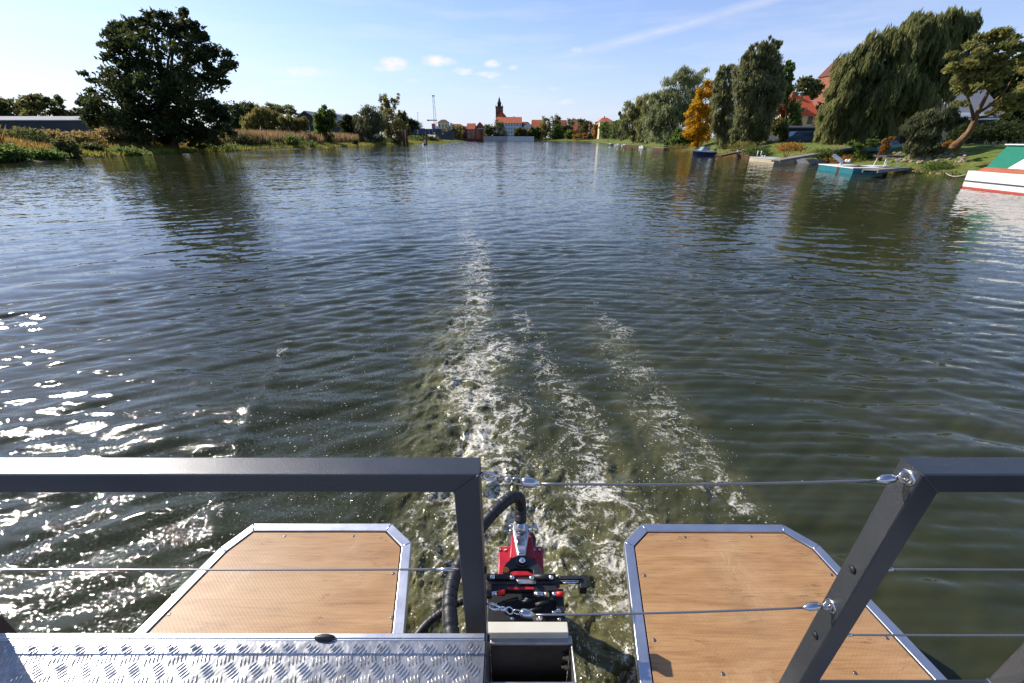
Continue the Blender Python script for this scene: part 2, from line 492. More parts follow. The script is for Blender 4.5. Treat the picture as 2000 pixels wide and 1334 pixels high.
for i in range(20):   # wind ripples all over
    lam = .13 * 1.19 ** i * R.uniform(.92, 1.08); trains.append((lam, radians(92 + R.gauss(0, 42)), 'a', .0062 * lam ** .9 * (1 if lam < .35 else (.35 / lam) ** 1.25)))
for lam, th, sd, amp in trains:
    k = 2 * pi / lam; c, s_ = cos(th), sin(th)
    ph = k * ((wx + wrp * min(1, lam)) * c + (wy + wrp2 * min(1, lam)) * s_) + R.uniform(0, 6.28)
    env = np.clip((fbm(wx / (lam * 4) + lam * 37, wy / (lam * 3) + lam * 11, int(lam * 1000)) - .24) * 4.0, .05, 2)
    w = {'l': side_l * near, 'r': side_r * near, 'a': .55 + .45 * near}[sd] * np.clip(lam / gap / 3.0 - .8, 0, 1) * (1 - .65 * turb)
    s1 = np.sin(ph); h += amp * w * env * (s1 + .32 * np.cos(2 * ph))
# churned water behind the propeller
ch = turb * np.clip(1.15 - wr / 14, 0, 1)
h += ch * (fbm(wx * 3.2 + wob(2, 3) * 2, wy * 2.6, 41, 5) - .47) * .10
h += np.clip(air, 0, 1) * np.clip(1.2 - wr / 9, 0, 1) * (np.abs(fbm(wx * 6 + wob(3, 8) * 2, wy * 5, 47, 5) - .47) * -.22 + .02)
# the long low shoulder of the wake wave, left
hl = [W(*p)[:2] for p in ((600, 540), (565, 620), (552, 700), (500, 800), (460, 880), (425, 980), (415, 1080))]
for a, b in zip(hl[:-1], hl[1:]):
    ab = b - a; t = np.clip(((wx - a[0]) * ab[0] + (wy - a[1]) * ab[1]) / (ab @ ab), 0, 1)
    dd = np.hypot(wx - a[0] - t * ab[0], wy - a[1] - t * ab[1]); h += .012 * np.exp(-(dd / .09) ** 2) * ((t > 0) & (t < 1))
w = NT('river_water'); wc = w.coord('World')
fo, ai, spk, tu = w.attr('foam'), w.attr('air'), w.attr('spark'), w.attr('turb')
# fine ripples turn the surface normal a little, at every distance
geo = w.n.new('ShaderNodeNewGeometry')


def vm(op, a, b=None, sc=None):
    n = w.n.new('ShaderNodeVectorMath'); n.operation = op; w.put(n.inputs[0], a)
    if b is not None: w.put(n.inputs[1], b)
    if sc is not None: w.put(n.inputs['Scale'], sc)
    return n.outputs[0]


def ripple(scale, sx_, sy_, amp, det=2, rot=0.0):
    c = w.coord('World', (sx_, sy_, 1), (0, 0, rot))
    n = vm('SUBTRACT', w.noise(c, scale, det, .55, col=True), (.5, .5, .5))
    return vm('MULTIPLY', n, (amp * .62, amp, 0))


far_fac = w.attr('far')
rip = vm('ADD', ripple(9, .8, 1.5, .17, 2, .25), vm('SCALE', ripple(26, .9, 1.35, .16, 2, -.3), sc=w.math('ADD', 1.0, w.math('MULTIPLY', w.attr('glit'), 1.9))))
big = vm('ADD', ripple(1.3, .7, 1.3, .24, 3, .1), ripple(5.0, .8, 1.4, .46, 3, -.1))
rip = vm('ADD', rip, vm('SCALE', ripple(62, .9, 1.1, 3.3, 3, .35), sc=w.math('MULTIPLY', w.attr('glit'), w.math('MULTIPLY', w.math('SUBTRACT', w.noise(w.coord('World', (1, 1.6, 1), (0, 0, -.5)), 3.2, 3), .34), 5.0, clamp=True))))
rip = vm('ADD', rip, vm('SCALE', big, sc=w.math('ADD', w.math('MULTIPLY', far_fac, .8), .0)))
gust = w.ramp(w.noise(w.coord('World', (.5, 1.6, 1)), .075, 3), [(.38, .55), (.62, 1.25)])
rip = vm('SCALE', rip, sc=gust)
rip = vm('ADD', rip, vm('SCALE', vm('MULTIPLY', vm('SUBTRACT', w.noise(wc, 34, 4, .65, .6, col=True), (.5, .5, .5)), (1, 1, 0)), sc=w.math('MULTIPLY', tu, .16)))
nrm = vm('NORMALIZE', vm('ADD', geo.outputs['Normal'], rip))
# foam pattern
fc = w.coord('World', (1.0, .8, 1))
fn = w.noise(w.coord('World', (1, 1.45, 1)), 2.7, 5, .58, 1.6)
fn2 = w.noise(fc, 8.5, 5, .62, 1.4)
grain = w.noise(wc, 58, 4, .7, .4)
ridge = w.math('SUBTRACT', 1.0, w.math('MULTIPLY', w.math('ABSOLUTE', w.math('SUBTRACT', fn, .5)), 8), clamp=True)
ridge2 = w.math('SUBTRACT', 1.0, w.math('MULTIPLY', w.math('ABSOLUTE', w.math('SUBTRACT', fn2, .5)), 7), clamp=True)
dens = w.math('ADD', w.math('MULTIPLY', fo, .47), w.math('ADD', w.math('MULTIPLY', ridge, .47), w.math('MULTIPLY', ridge2, .30)))
blot = w.ramp(w.noise(w.coord('World', (1.2, .8, 1)), 1.9, 3, .55, .8), [(.36, 0.0), (.58, 1.0)])
dens = w.math('SUBTRACT', dens, w.math('MULTIPLY', w.math('SUBTRACT', 1.0, blot), .26))
dens = w.math('MULTIPLY', w.math('ADD', dens, .05), w.math('MULTIPLY', fo, 3, clamp=True))
f0 = w.math('ADD', w.math('SUBTRACT', dens, .78), w.math('MULTIPLY', w.math('SUBTRACT', grain, .5), 1.25))
fmask = w.math('MULTIPLY', f0, 2.6, clamp=True)
# flecks: single bubbles and droplets
vd = w.vor(w.coord('World', (1, .9, 1)), 48)
cell = w.vor(w.coord('World', (1, .9, 1)), 48, out=1)
cs = w.n.new('ShaderNodeSeparateColor'); w.l.new(cell, cs.inputs[0])
dot = w.math('MULTIPLY', w.math('LESS_THAN', vd, w.math('MULTIPLY', cs.outputs[1], .30)), w.math('LESS_THAN', cs.outputs[0], w.math('MULTIPLY', spk, w.math('MULTIPLY', w.math('SUBTRACT', w.noise(wc, 2.2, 3), .36), 1.5, clamp=True))))
fmask = w.math('MAXIMUM', fmask, w.math('MULTIPLY', dot, .8))
deep = w.ramp(w.noise(wc, .5, 3), [(.3, (.027, .032, .013)), (.7, (.040, .043, .018))])
milky = w.ramp(w.noise(fc, 3.0, 6, .6, .6), [(.34, (.06, .058, .018)), (.66, (.34, .31, .13))])
base = w.mix(w.math('MULTIPLY', ai, w.math('MULTIPLY', w.math('SUBTRACT', w.noise(fc, 2.1, 5, .6, .5), .22), 1.8, clamp=True), clamp=True), deep, milky)
base = w.mix(fmask, base, (.60, .57, .48))
w.set(Base_Color=base, Roughness=w.math('ADD', .035, w.math('MULTIPLY', fmask, .55)), IOR=1.333, Normal=nrm)
water = link_mesh('water', np.stack([wx, wy, h], 1), wf, w.m, smooth=True)
tag(water, 'rippled olive river water with a foaming wake', kind='structure')
for nm, val in (('foam', foam), ('air', air), ('spark', spark), ('turb', turb), ('far', smooth((wr - 3) / 22)), ('glit', side_l * np.clip(1.55 - wr / 4.3, 0, 1) * (1 - .8 * turb))):
    at = water.data.attributes.new(nm, 'FLOAT', 'POINT'); at.data.foreach_set('value', val.astype(np.float32))
del gP, gd, wf, gf
# ------------------------------------------------------------------ the boat we stand on
powder = NT('powder_coated_grey')
pc = powder.coord('World')
pdust = powder.math('MULTIPLY', powder.math('SUBTRACT', powder.noise(pc, 60, 6, .75), .60), 6, clamp=True)
pscr = powder.math('SUBTRACT', 1.0, powder.math('MULTIPLY', powder.math('ABSOLUTE', powder.math('SUBTRACT', powder.noise(powder.coord('World', (3, 14, 14), (0, .2, .1)), 4, 3, .5, .5), .5)), 120), clamp=True)
pdust = powder.math('ADD', powder.math('MULTIPLY', pdust, .22), powder.math('MULTIPLY', powder.math('MULTIPLY', pscr, powder.math('GREATER_THAN', powder.noise(pc, 9, 2), .58)), .25))
powder.set(Base_Color=powder.mix(pdust, powder.ramp(powder.noise(pc, 5, 4), [(.3, (.020, .024, .029)), (.7, (.030, .035, .041))]), (.22, .21, .20)), Roughness=powder.math('ADD', .30, powder.math('MULTIPLY', powder.noise(pc, 22, 5), .14)), Specular_IOR_Level=.8,
           Normal=powder.bump(powder.noise(pc, 420, 2, .5), .35, .0012))
t = NT('brushed_aluminium'); ac = t.coord('World', (40, 1.5, 1)); ab_ = t.coord('World', (3, 3, 3))
t.set(Base_Color=t.ramp(t.noise(ab_, 2, 5), [(.3, (.50, .52, .56)), (.7, (.64, .65, .68))]), Metallic=.92,
      Roughness=t.math('ADD', .27, t.math('MULTIPLY', t.noise(ab_, 5, 5), .22)), Normal=t.bump(t.noise(ac, 30, 4), .10, .001))
alu = t.m
t = NT('aluminium_tread_plate'); ac = t.coord('World')
t.set(Base_Color=t.ramp(t.noise(ac, 14, 6, .65), [(.3, (.37, .37, .365)), (.7, (.51, .505, .495))]), Metallic=.8,
      Roughness=t.math('ADD', .20, t.math('MULTIPLY', t.noise(ac, 34, 5), .20)), Normal=t.bump(t.noise(ac, 15, 3), .5, .010))
tread = t.m
steel = plain('stainless_steel', (.66, .64, .62), .2, 1, .1, 30)
wire_m = NT('twisted_wire'); wcx = wire_m.coord('World', (1, .35, .35), (0, .6, 0))
wv = wire_m.n.new('ShaderNodeTexWave'); wv.inputs['Scale'].default_value = 160; wire_m.put(wv.inputs[0], wcx)
wire_m.set(Base_Color=wire_m.ramp(wv.outputs[1], [(.2, (.16, .15, .15)), (.7, (.42, .40, .39))]), Metallic=.8, Roughness=.42); wire_m = wire_m.m
blackp = plain('black_plastic', (.014, .014, .015), .45, 0, .3, 40, .2)
blackgap = plain('gap_black', (.01, .01, .01), .8)
redp = plain('red_painted_metal', (.40, .012, .022), .38, 0, .22, 22, .15, bs=160)
orange = plain('orange_plastic', (.85, .22, .02), .35)
brass = plain('brass', (.55, .42, .25), .3, 1)
cream = plain('cream_plastic_block', (.64, .60, .48), .5, 0, .06, 12)
chrome = plain('chrome', (.75, .76, .78), .12, 1, .05)
deckm = plain('grey_deck', (.22, .22, .22), .7)
hullm = plain('white_hull_paint', (.62, .62, .60), .35)

t = NT('oak_laminate')                       # printed oak boards with a fine dimpled non-slip skin
wc0 = t.coord('World', (1.0, 6.5, 1)); wc1 = t.coord('World', (1.2, 30, 1)); wc2 = t.coord('World')
nA = t.noise(wc0, 2.3, 6, .62, .9); nB = t.noise(wc1, 4.5, 5, .7, .25); nC = t.noise(wc2, 2.1, 3)
c1 = t.ramp(nA, [(.28, (0.235, 0.107, 0.039)), (.5, (0.395, 0.211, 0.085)), (.72, (0.521, 0.318, 0.147))])
c2 = t.ramp(nB, [(.30, (0.218, 0.103, 0.041)), (.52, (0.437, 0.249, 0.106)), (.78, (0.538, 0.344, 0.175))])
cc = t.mix(.42, c1, c2)
cc = t.mix(t.math('MULTIPLY', t.math('SUBTRACT', nC, .45), 1.1, clamp=True), cc, (0.521, 0.353, 0.202))
crack = t.math('SUBTRACT', 1.0, t.math('MULTIPLY', t.math('ABSOLUTE', t.math('SUBTRACT', t.noise(t.coord('World', (.9, 9, 1)), 1.7, 5, .6, .5), .5)), 75), clamp=True)
crack = t.math('MULTIPLY', crack, t.math('MULTIPLY', t.math('SUBTRACT', t.noise(wc2, 6.5, 4), .50), 6, clamp=True))
cc = t.mix(t.math('MULTIPLY', crack, .8), cc, (0.101, 0.047, 0.023))
kn = t.vor(t.coord('World', (1, 1.9, 1)), 3.1)
cc = t.mix(t.math('MULTIPLY', t.math('SUBTRACT', 1, t.math('MULTIPLY', kn, 16), clamp=True), .7), cc, (0.126, 0.060, 0.028))
scf = t.math('SUBTRACT', 1.0, t.math('MULTIPLY', t.math('ABSOLUTE', t.math('SUBTRACT', t.noise(t.coord('World', (4, 1.4, 1), (0, 0, .6)), 3.1, 4, .6, .8), .5)), 55), clamp=True)
scf = t.math('MULTIPLY', scf, t.math('MULTIPLY', t.math('SUBTRACT', t.noise(wc2, 4.2, 3), .54), 5, clamp=True))
cc = t.mix(t.math('MULTIPLY', scf, .35), cc, (0.630, 0.533, 0.414))
cc = t.mix(t.math('MULTIPLY', t.math('SUBTRACT', t.noise(wc2, 3.3, 6, .7), .55), 1.6, clamp=True), cc, (0.168, 0.103, 0.055))
hx = t.vor(t.coord('World', (1, 1.15, 1), (0, 0, .78)), 78, rnd=.0)
t.set(Base_Color=cc, Roughness=.45, Specular_IOR_Level=.45, Normal=t.bump(hx, .16, .003)); oak = t.m

boat = empty('river_boat', (0, -1.5, 0), 'boat stern we stand on, with grey railings, oak swim platforms and tread plate locker', 'boat')
MB().box(-1.75, 1.75, -6, .58, .72, .80).build('deck', deckm, boat, bevel=.01)
for sx_ in (-1, 1):
    m = MB(); m.tube([(sx_ * 1.25, -6, .18), (sx_ * 1.25, .35, .18), (sx_ * 1.25, .55, .22)], [.42, .42, .28], 20); m.build('pontoon', hullm, boat, smooth=True)


def tube_box(m, x0, x1, y0, y1, z0, z1): m.box(x0, x1, y0, y1, z0, z1)


# left railing
Y0, Y1 = .600, .650; ZT = 1.714; ZB = ZT - .048
m = MB()
m.add([(-2.1, Y0, ZT), (-.064, Y0, ZT), (-.064, Y1, ZT), (-2.1, Y1, ZT), (-2.1, Y0, ZB), (-.116, Y0, ZB), (-.116, Y1, ZB), (-2.1, Y1, ZB)],
      [(0, 1, 2, 3), (7, 6, 5, 4), (0, 4, 5, 1), (2, 6, 7, 3), (3, 7, 4, 0)])
m.add([(-.116, Y0, ZB), (-.064, Y0, ZT), (-.064, Y1, ZT), (-.116, Y1, ZB), (-.116, Y0, .8), (-.064, Y0, .8), (-.064, Y1, .8), (-.116, Y1, .8)],
      [(0, 4, 5, 1), (1, 5, 6, 2), (2, 6, 7, 3), (3, 7, 4, 0), (7, 6, 5, 4)])
m.box(-1.392, -1.342, Y0, Y1, .80, ZB - .0005)
m.box(-2.1, -.118, Y0, Y1, .80, .85)
lrail = m.build('railing', powder.m, boat, bevel=.003)
lrail['label'] = 'left railing with a long glossy top rail and square post'


def wire(a, b, sag, rad, n=24):
    a, b = np.array(a), np.array(b)
    return [a + (b - a) * i / n + np.array((0, 0, -sag * 4 * (i / n) * (1 - i / n))) for i in range(n + 1)]


YC = .625
for py, pyl in ((1112, 1106), (1245, 1243)):
    a = V(898, py, YC); b = np.array((-2.1, YC, a[2] + .004))
    o = MB().tube(wire(b, a, .003, 0), .0024, 8).build('cable', wire_m, lrail, smooth=True)
    MB().tube([a - (.055, 0, 0), a - (.004, 0, 0)], [.0040, .0040], 10).build('ferrule', steel, lrail, smooth=True)
    MB().tube([(-.064, YC, a[2] - .002), (-.059, YC, a[2] - .002)], [.009, .007], 12).build('bolt', blackp, lrail, smooth=True)
# right railing
m = MB(); RX = .797
m.add([(RX, Y0, ZT), (2.3, Y0, ZT), (2.3, Y1, ZT), (RX, Y1, ZT), (RX + .052, Y0, ZB), (2.3, Y0, ZB), (2.3, Y1, ZB), (RX + .052, Y1, ZB)],
      [(0, 1, 2, 3), (7, 6, 5, 4), (0, 4, 5, 1), (2, 6, 7, 3)])
m.add([(RX, Y0, ZT), (RX + .052, Y0, ZB), (RX + .052, Y1, ZB), (RX, Y1, ZT), (RX, Y0, .8), (RX + .052, Y0, .8), (RX + .052, Y1, .8), (RX, Y1, .8)],
      [(0, 4, 5, 1), (1, 5, 6, 2), (2, 6, 7, 3), (3, 7, 4, 0), (7, 6, 5, 4)])
m.box(RX + .0525, 2.3, Y0, Y1, .81, .856)
px1 = float(V(1960, 1294, .65)[0])
m.box(px1, px1 + .05, Y0, Y1, .858, ZB - .0005)
rrail = m.build('railing', powder.m, boat, bevel=.003)
for rl, xA, xB in ((lrail, -.064, -.116), (rrail, RX, RX + .052)):
    m = MB(); P = [np.array((xA, Y0 - .0004, ZT)), np.array((xB, Y0 - .0004, ZB))]
    m.tube([P[0] + (P[1] - P[0]) * q / 14 + (R.gauss(0, .0003), 0, 0) for q in range(15)], [.0022 + .0006 * (q % 2) for q in range(15)], 6, flat=.6); m.build('weld_seam', powder.m, rl, smooth=True)
rrail['label'] = 'right railing with eye plates, black bolts and two thin cables'
for i, (px, py) in enumerate(((1740, 1112), (1658, 1240))):
    a = V(px, py, YC); b = np.array((2.3, YC, a[2]))
    MB().tube(wire(np.array((RX + .06, YC, a[2])), b, .003, 0), .0025, 8).build('cable', wire_m, rrail, smooth=True)
    MB().tube([(RX + .05, YC, a[2]), (RX + .09, YC, a[2]), (RX + .098, YC, a[2])], [.0042, .0042, .003], 10).build('ferrule', steel, rrail, smooth=True)
    MB().tube([(RX - .0005, YC, a[2]), (RX - .004, YC, a[2]), (RX - .0055, YC, a[2])], [.0095, .0085, .005], 16).build('bolt', blackp, rrail, smooth=True)
m = MB(); m.tube([(px1 - .002, Y0 - .001, .858), (px1 - .002, Y1, .858)], .004, 8); m.build('weld_seam', steel, rrail, smooth=True)
# eye plates on the right post's inner face
gate = []
for i, (px, py) in enumerate(((1772, 932), (1622, 1183))):
    d = ray(px, py); tt = (RX - .001) / d[0]; c = np.array((RX, d[1] * tt, H + d[2] * tt)); gate.append(c)
    m = MB(); m.tube([(RX + .001, c[1], c[2]), (RX - .0025, c[1], c[2]), (RX - .004, c[1], c[2])], [.0175, .0165, .012], 24)
    ring = [(RX - .004 - .013 * sin(a), c[1] + .0105 * cos(a) * .4, c[2] + .0105 * cos(a)) for a in np.linspace(0, pi, 12)]
    m.tube(ring, .0028, 8); m.build('eye_plate', steel, rrail, smooth=True)


def gate_cable(label, hook_px, sw0, sw1, r0, r1, eye, z0):
    """removable stainless cable with a snap hook at its left end"""
    h0 = V(*hook_px, YC); s0 = V(*sw0, YC); s1 = V(*sw1, YC); e0 = V(*r0, YC); e1 = V(*r1, YC)
    T = empty('gate_cable', h0, label, 'safety cable', 'removable cables across the stern gap')
    m = MB(); m.tube(wire(s1, e0, .006, 0), .0026, 8); m.build('cable', wire_m, T, smooth=True)
    # swages: fat clamps with a loop at the outer end
    d = (s1 - s0); L = np.linalg.norm(d); d /= L; up = np.array((0, 0, 1.))
    m = MB(); m.tube([s0 + d * L * q for q in (.30, .36, .45, .72, .82, .9, 1.0)], [.004, .0085, .0105, .0105, .0085, .0042, .0036], 8)
    loop = [s0 + d * L * (.2 - .2 * cos(a)) + up * .0085 * sin(a) for a in np.linspace(0, 2 * pi, 16)]
    m.tube(loop, .0018, 6, caps=False); m.build('swage', steel, T, smooth=True)
    d = (e1 - e0); L = np.linalg.norm(d); d /= L
    m = MB(); m.tube([e0 + d * L * q for q in (0, .1, .25, .6, .75)], [.0036, .006, .0095, .0095, .005], 8)
    loop = [e0 + d * L * (.98 - .2 * cos(a)) + up * .0078 * sin(a) for a in np.linspace(0, 2 * pi, 16)]
    m.tube(loop, .002, 6, caps=False); m.build('swage', steel, T, smooth=True)
    # snap hook, ring and swivel
    d = (s0 - h0); L = np.linalg.norm(d); d /= L
    m = MB()
    hk = [h0 + d * L * (.26 - .26 * cos(a)) + up * .0095 * sin(a) + np.array((0, .002 * sin(2 * a), 0)) for a in np.linspace(.3, 2 * pi + .2, 20)]
    m.tube(hk, .0026, 8); m.build('snap_hook', chrome, T, smooth=True)
    m = MB(); m.tube([h0 + d * L * .5, h0 + d * L * .6, h0 + d * L * .72], [.0055, .0065, .004], 8)
    m.tube([h0 + d * L * .48 + up * .004, h0 + d * L * .60 - up * .009], .0032, 8); m.build('swivel', brass if z0 else chrome, T, smooth=True)
    m = MB()
    lp = [h0 + d * L * (.86 - .14 * cos(a)) + np.array((0, 0.006, .004)) * sin(a) for a in np.linspace(0, 2 * pi, 14)]
    m.tube(lp, .0018, 6, caps=False); m.build('link', chrome, T, smooth=True)
    m = MB()
    rg = [np.array((-.0655 + .010 * (1 - cos(a)) , YC, h0[2] + .008 * sin(a))) for a in np.linspace(0, 2 * pi, 14)]
    m.tube(rg, .0022, 6, caps=False); m.build('ring', steel, T, smooth=True)
    return T


gate_cable('upper stainless gate cable from left post corner to the top of right post', (944, 928), (1000, 938), (1056, 945), (1712, 938), (1762, 931), 0, 1)
gate_cable('lower stainless gate cable sagging above the motor and right platform', (955, 1183), (1002, 1194), (1045, 1201), (1568, 1187), (1616, 1181), 1, 0)


# swim platforms
screwm = plain('dull_screw_steel', (.20, .19, .19), .4, .8)
def platform(outer, label, screws):
    n = len(outer); outer = [np.array(p, float) for p in outer]
    def inset(d):
        res = []
        for i in range(n):
            a, b, c = outer[i - 1], outer[i], outer[(i + 1) % n]
            e1 = (b - a) / np.linalg.norm(b - a); e2 = (c - b) / np.linalg.norm(c - b)
            n1 = np.array((-e1[1], e1[0])); n2 = np.array((-e2[1], e2[0])); bis = n1 + n2
            res.append(b + bis * d / (bis @ n1))
        return res
    def ring(m, A, B, z0, z1):
        vs = [(p[0], p[1], z) for z in (z0, z1) for L in (A, B) for p in L]
        fs = []
        for i in range(n):
            j = (i + 1) % n
            fs += [(2 * n + i, 2 * n + j, 3 * n + j, 3 * n + i), (i, n + i, n + j, j), (i, j, 2 * n + j, 2 * n + i), (n + i, 3 * n + i, 3 * n + j, n + j)]
        m.add(vs, fs)
    w_ = .046; zt = .45
    m = MB(); ring(m, outer, inset(w_), zt - .05, zt)
    fr = m.build('swim_platform', alu, boat, bevel=.003); fr['label'] = label
    m = MB(); ring(m, inset(w_ + .0005), inset(w_ + .006), zt - .04, zt - .012); m.build('gap_fill', blackgap, fr)  # black ring put in as the shade of the gap around the panel
    m = MB(); pts = inset(w_ + .0065); m.prism(pts, zt - .03, zt - .006); m.build('deck_panel', oak, fr, bevel=.0015)
    # weld beads at the mitres
    A, B = outer, inset(w_)
    for i in range(n):
        if A[i][1] < .9: continue
        m = MB(); a, b = np.array((*A[i], zt)), np.array((*B[i], zt))
        m.tube([a + (b - a) * .02, a + (b - a) * .98], .0035, 6, flat=.5); m.build('weld_seam', steel, fr, smooth=True)
    for sx_, sy_ in screws:
        c = W(sx_, sy_, zt - .006)
        m = MB(); m.lathe(c, [(.0075, c[2] - .002), (.0075, c[2] + .0008), (.0055, c[2] + .0022), (.0025, c[2] + .0016)], 14)
        m.build('screw', screwm, fr, smooth=True)
    return fr


Zp = .45
R_out = [W(1245, 1345, Zp)[:2] + (.006, -.05), W(1862, 1350, Zp)[:2] + (.03, -.05), W(1600, 1064, Zp)[:2], W(1529, 1024, Zp)[:2], W(1253, 1023, Zp)[:2], W(1219, 1058, Zp)[:2]]
platform(R_out, 'right swim platform with pale oak top seen behind the right post',
         [(1338, 1049), (1467, 1048), (1259, 1124), (1624, 1123), (1278, 1250), (1412, 1316), (1670, 1314), (1732, 1246)])
L_out = [W(230, 1268, Zp)[:2], W(786, 1268, Zp)[:2], W(803, 1059, Zp)[:2], W(765, 1022, Zp)[:2], W(495, 1022, Zp)[:2], W(429, 1070, Zp)[:2]]
platform(L_out, 'left swim platform with sunlit dimpled oak top beside the locker',
         [(556, 1047), (690, 1047), (403, 1118), (768, 1120), (330, 1200), (765, 1206)])

# tread plate locker
ZL = 1.25
yb = float(W(500, 1252, ZL)[1]); ye = float(W(500, 1237, ZL)[1]); xl = float(W(948, 1238, ZL)[0])
m = MB(); m.box(-2.0, xl, .18, yb, .802, ZL)
step = .0545; bar = .0265
iy = 0
for iy in range(-1, 8):
    for ix in range(0, 40):
        cx = xl - .020 - ix * step * .98 + (0 if iy % 2 == 0 else step * .49); cy = yb - .016 - iy * step * .40
        th = radians(52) if iy % 2 == 0 else radians(-68)
        for k in range(-2, 3):
            ox, oy = cx + k * .0078 * sin(th) * -1 * (1 if iy % 2 == 0 else 1), cy + k * .0078 * cos(th)
            if ox > xl - .012 or ox < -1.35 or oy > yb - .003 or oy < .36: continue
            L = bar / 2 * (1 - .05 * abs(k)); c_, s_ = cos(th), sin(th)
            dx, dy = c_ * L, s_ * L
            if oy + abs(dy) > yb - .002: dx, dy = dx * .6, dy * .6; oy -= .004
            nx, ny = -s_ * .0023, c_ * .0023; z = ZL - .0003; h1 = ZL + .0026
            m.add([(ox - dx, oy - dy, z), (ox - dx * .3 + nx, oy - dy * .3 + ny, z), (ox + dx * .3 + nx, oy + dy * .3 + ny, z), (ox + dx, oy + dy, z),
                   (ox + dx * .3 - nx, oy + dy * .3 - ny, z), (ox - dx * .3 - nx, oy - dy * .3 - ny, z), (ox - dx * .45, oy - dy * .45, h1), (ox + dx * .45, oy + dy * .45, h1)],
                  [(0, 6, 1), (1, 6, 7, 2), (2, 7, 3), (3, 7, 4), (4, 7, 6, 5), (5, 6, 0)])
locker = m.build('storage_locker', tread, boat, smooth=False)
locker['label'] = 'locker with a raised five-bar tread plate lid'
m = MB(); m.box(-2.0, xl - .002, yb + .0005, ye, ZL - .03, ZL + .001); m.box(-2.0, xl - .002, yb + .0045, yb + .0062, ZL + .0012, ZL + .003)
m.build('edge_trim', alu, locker, bevel=.002)
m = MB(); m.box(xl + .0005, xl + .004, .18, ye, .802, ZL - .002); m.build('side_plate', powder.m, locker)
kx = W(634, 1250, ZL)
m = MB(); m.ball((kx[0], kx[1] + .003, ZL + .003), (.0255, .0075, .0085), 20, 10); m.build('buffer', blackp, locker, smooth=True)

# motor well: an open aluminium box
ZW = .90
q0 = W(957, 1257, ZW); q1 = W(1112, 1257, ZW); q2 = W(1117, 1326, ZW)
xa, xb = float(q0[0]), float(q1[0]) + .004; ya, yb2 = float(q0[1]), float(W(1000, 1330, ZW)[1])
wellm = plain('worn_aluminium', (.42, .41, .40), .42, .9, .25, 14, .2)
dark_in = plain('shaded_steel', (.055, .045, .04), .5, .6, .4, 10)  # the shade inside the well is put into this dark colour
m = MB(); yt = float(W(1000, 1240, ZW)[1])
m.box(xa, xb + .006, ya, yt, ZW - .012, ZW)
m.box(xb, xb + .006, yb2 - .04, ya - .0005, ZW - .30, ZW - .001)
m.box(xa, xb + .006, yb2 - .05, yb2 - .001, ZW - .010, ZW + .0)
well = m.build('motor_well', wellm, boat, bevel=.003)
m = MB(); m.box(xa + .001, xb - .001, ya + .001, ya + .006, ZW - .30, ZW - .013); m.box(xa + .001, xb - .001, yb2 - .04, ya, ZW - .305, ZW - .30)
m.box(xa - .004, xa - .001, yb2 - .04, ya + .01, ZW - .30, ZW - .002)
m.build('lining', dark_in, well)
for py, dz in ((1268, .05), (1284, .06), (1302, .12), (1316, .2)):
    m = MB(); c = np.array((xb - .001, float(W(1100, py, ZW - dz)[1]), ZW - dz))
    m.tube([c, c - (.012, 0, 0)], .009, 6); m.tube([c - (.012, 0, 0), c - (.022, 0, 0)], .005, 8); m.build('bolt', brass, well, smooth=False)
for px, py in ((1068, 1313),):
    c = W(px, py, ZW - .298); m = MB(); m.tube([c, c + (0, 0, .03)], .009, 6); m.tube([c + (0, 0, .03), c + (0, 0, .05)], .005, 8); m.build('bolt', brass, well)
zb = .93
m = MB(); a = W(951, 1240, zb); b = W(1111, 1214, zb)
m.box(float(a[0]), float(W(1111, 1240, zb)[0]), float(a[1]) + .006, float(b[1]), zb - .10, zb); m.build('plastic_block', cream, boat, bevel=.002)

# ------------------------------------------------------------------ outboard motor and its hoses
MO = empty('outboard_motor', W(1018, 1140, .6), 'red and black outboard motor with silver arm between the two platforms', 'outboard motor')


def PZ(px, py, z): return W(px, py, z)


def slab(name, pts, z, th, mat_, parent=MO, bevel=.002):
    P = [PZ(px, py, z)[:2] for px, py in pts]
    area = sum(P[i - 1][0] * P[i][1] - P[i][0] * P[i - 1][1] for i in range(len(P)))
    if area < 0: P = P[::-1]
    return MB().prism(P, z - th, z).build(name, mat_, parent, bevel=bevel)


cowl = slab('cowling', [(972, 1125), (974, 1067), (997, 1066), (998, 1045), (1005, 1041), (1030, 1041), (1039, 1046), (1041, 1066), (1060, 1067), (1063, 1125)], .60, .10, redp, bevel=.006)
for q in ((976, 1074), (987, 1074), (1043, 1074), (1054, 1074)):
    c = PZ(*q, .602); MB().lathe(c, [(.0065, .60), (.0065, .605), (.004, .607), (.003, .605)], 12).build('bolt', steel, cowl, smooth=True)
slab('cowling_ridge', [(995, 1090), (999, 1048), (1039, 1048), (1046, 1090)], .625, .024, redp, cowl, bevel=.005)
arm = slab('tiller_arm', [(1011, 1088), (1001, 1034), (1002, 1023), (1032, 1023), (1034, 1034), (1025, 1088)], .665, .035, alu, bevel=.005)
slab('arm_inset', [(1010, 1064), (1008, 1046), (1025, 1046), (1024, 1064)], .668, .0028, steel, arm, bevel=.001)
slab('arm_inset', [(1013, 1081), (1012, 1073), (1024, 1073), (1023, 1081)], .668, .0028, steel, arm, bevel=.001)
for q in ((998, 1028), (998, 1037), (1036, 1029), (1035, 1038)):
    c = PZ(*q, .66); MB().tube([c - (.008, 0, 0), c + (.008, 0, 0)], .007, 8).build('clamp_bolt', steel, arm, smooth=True)
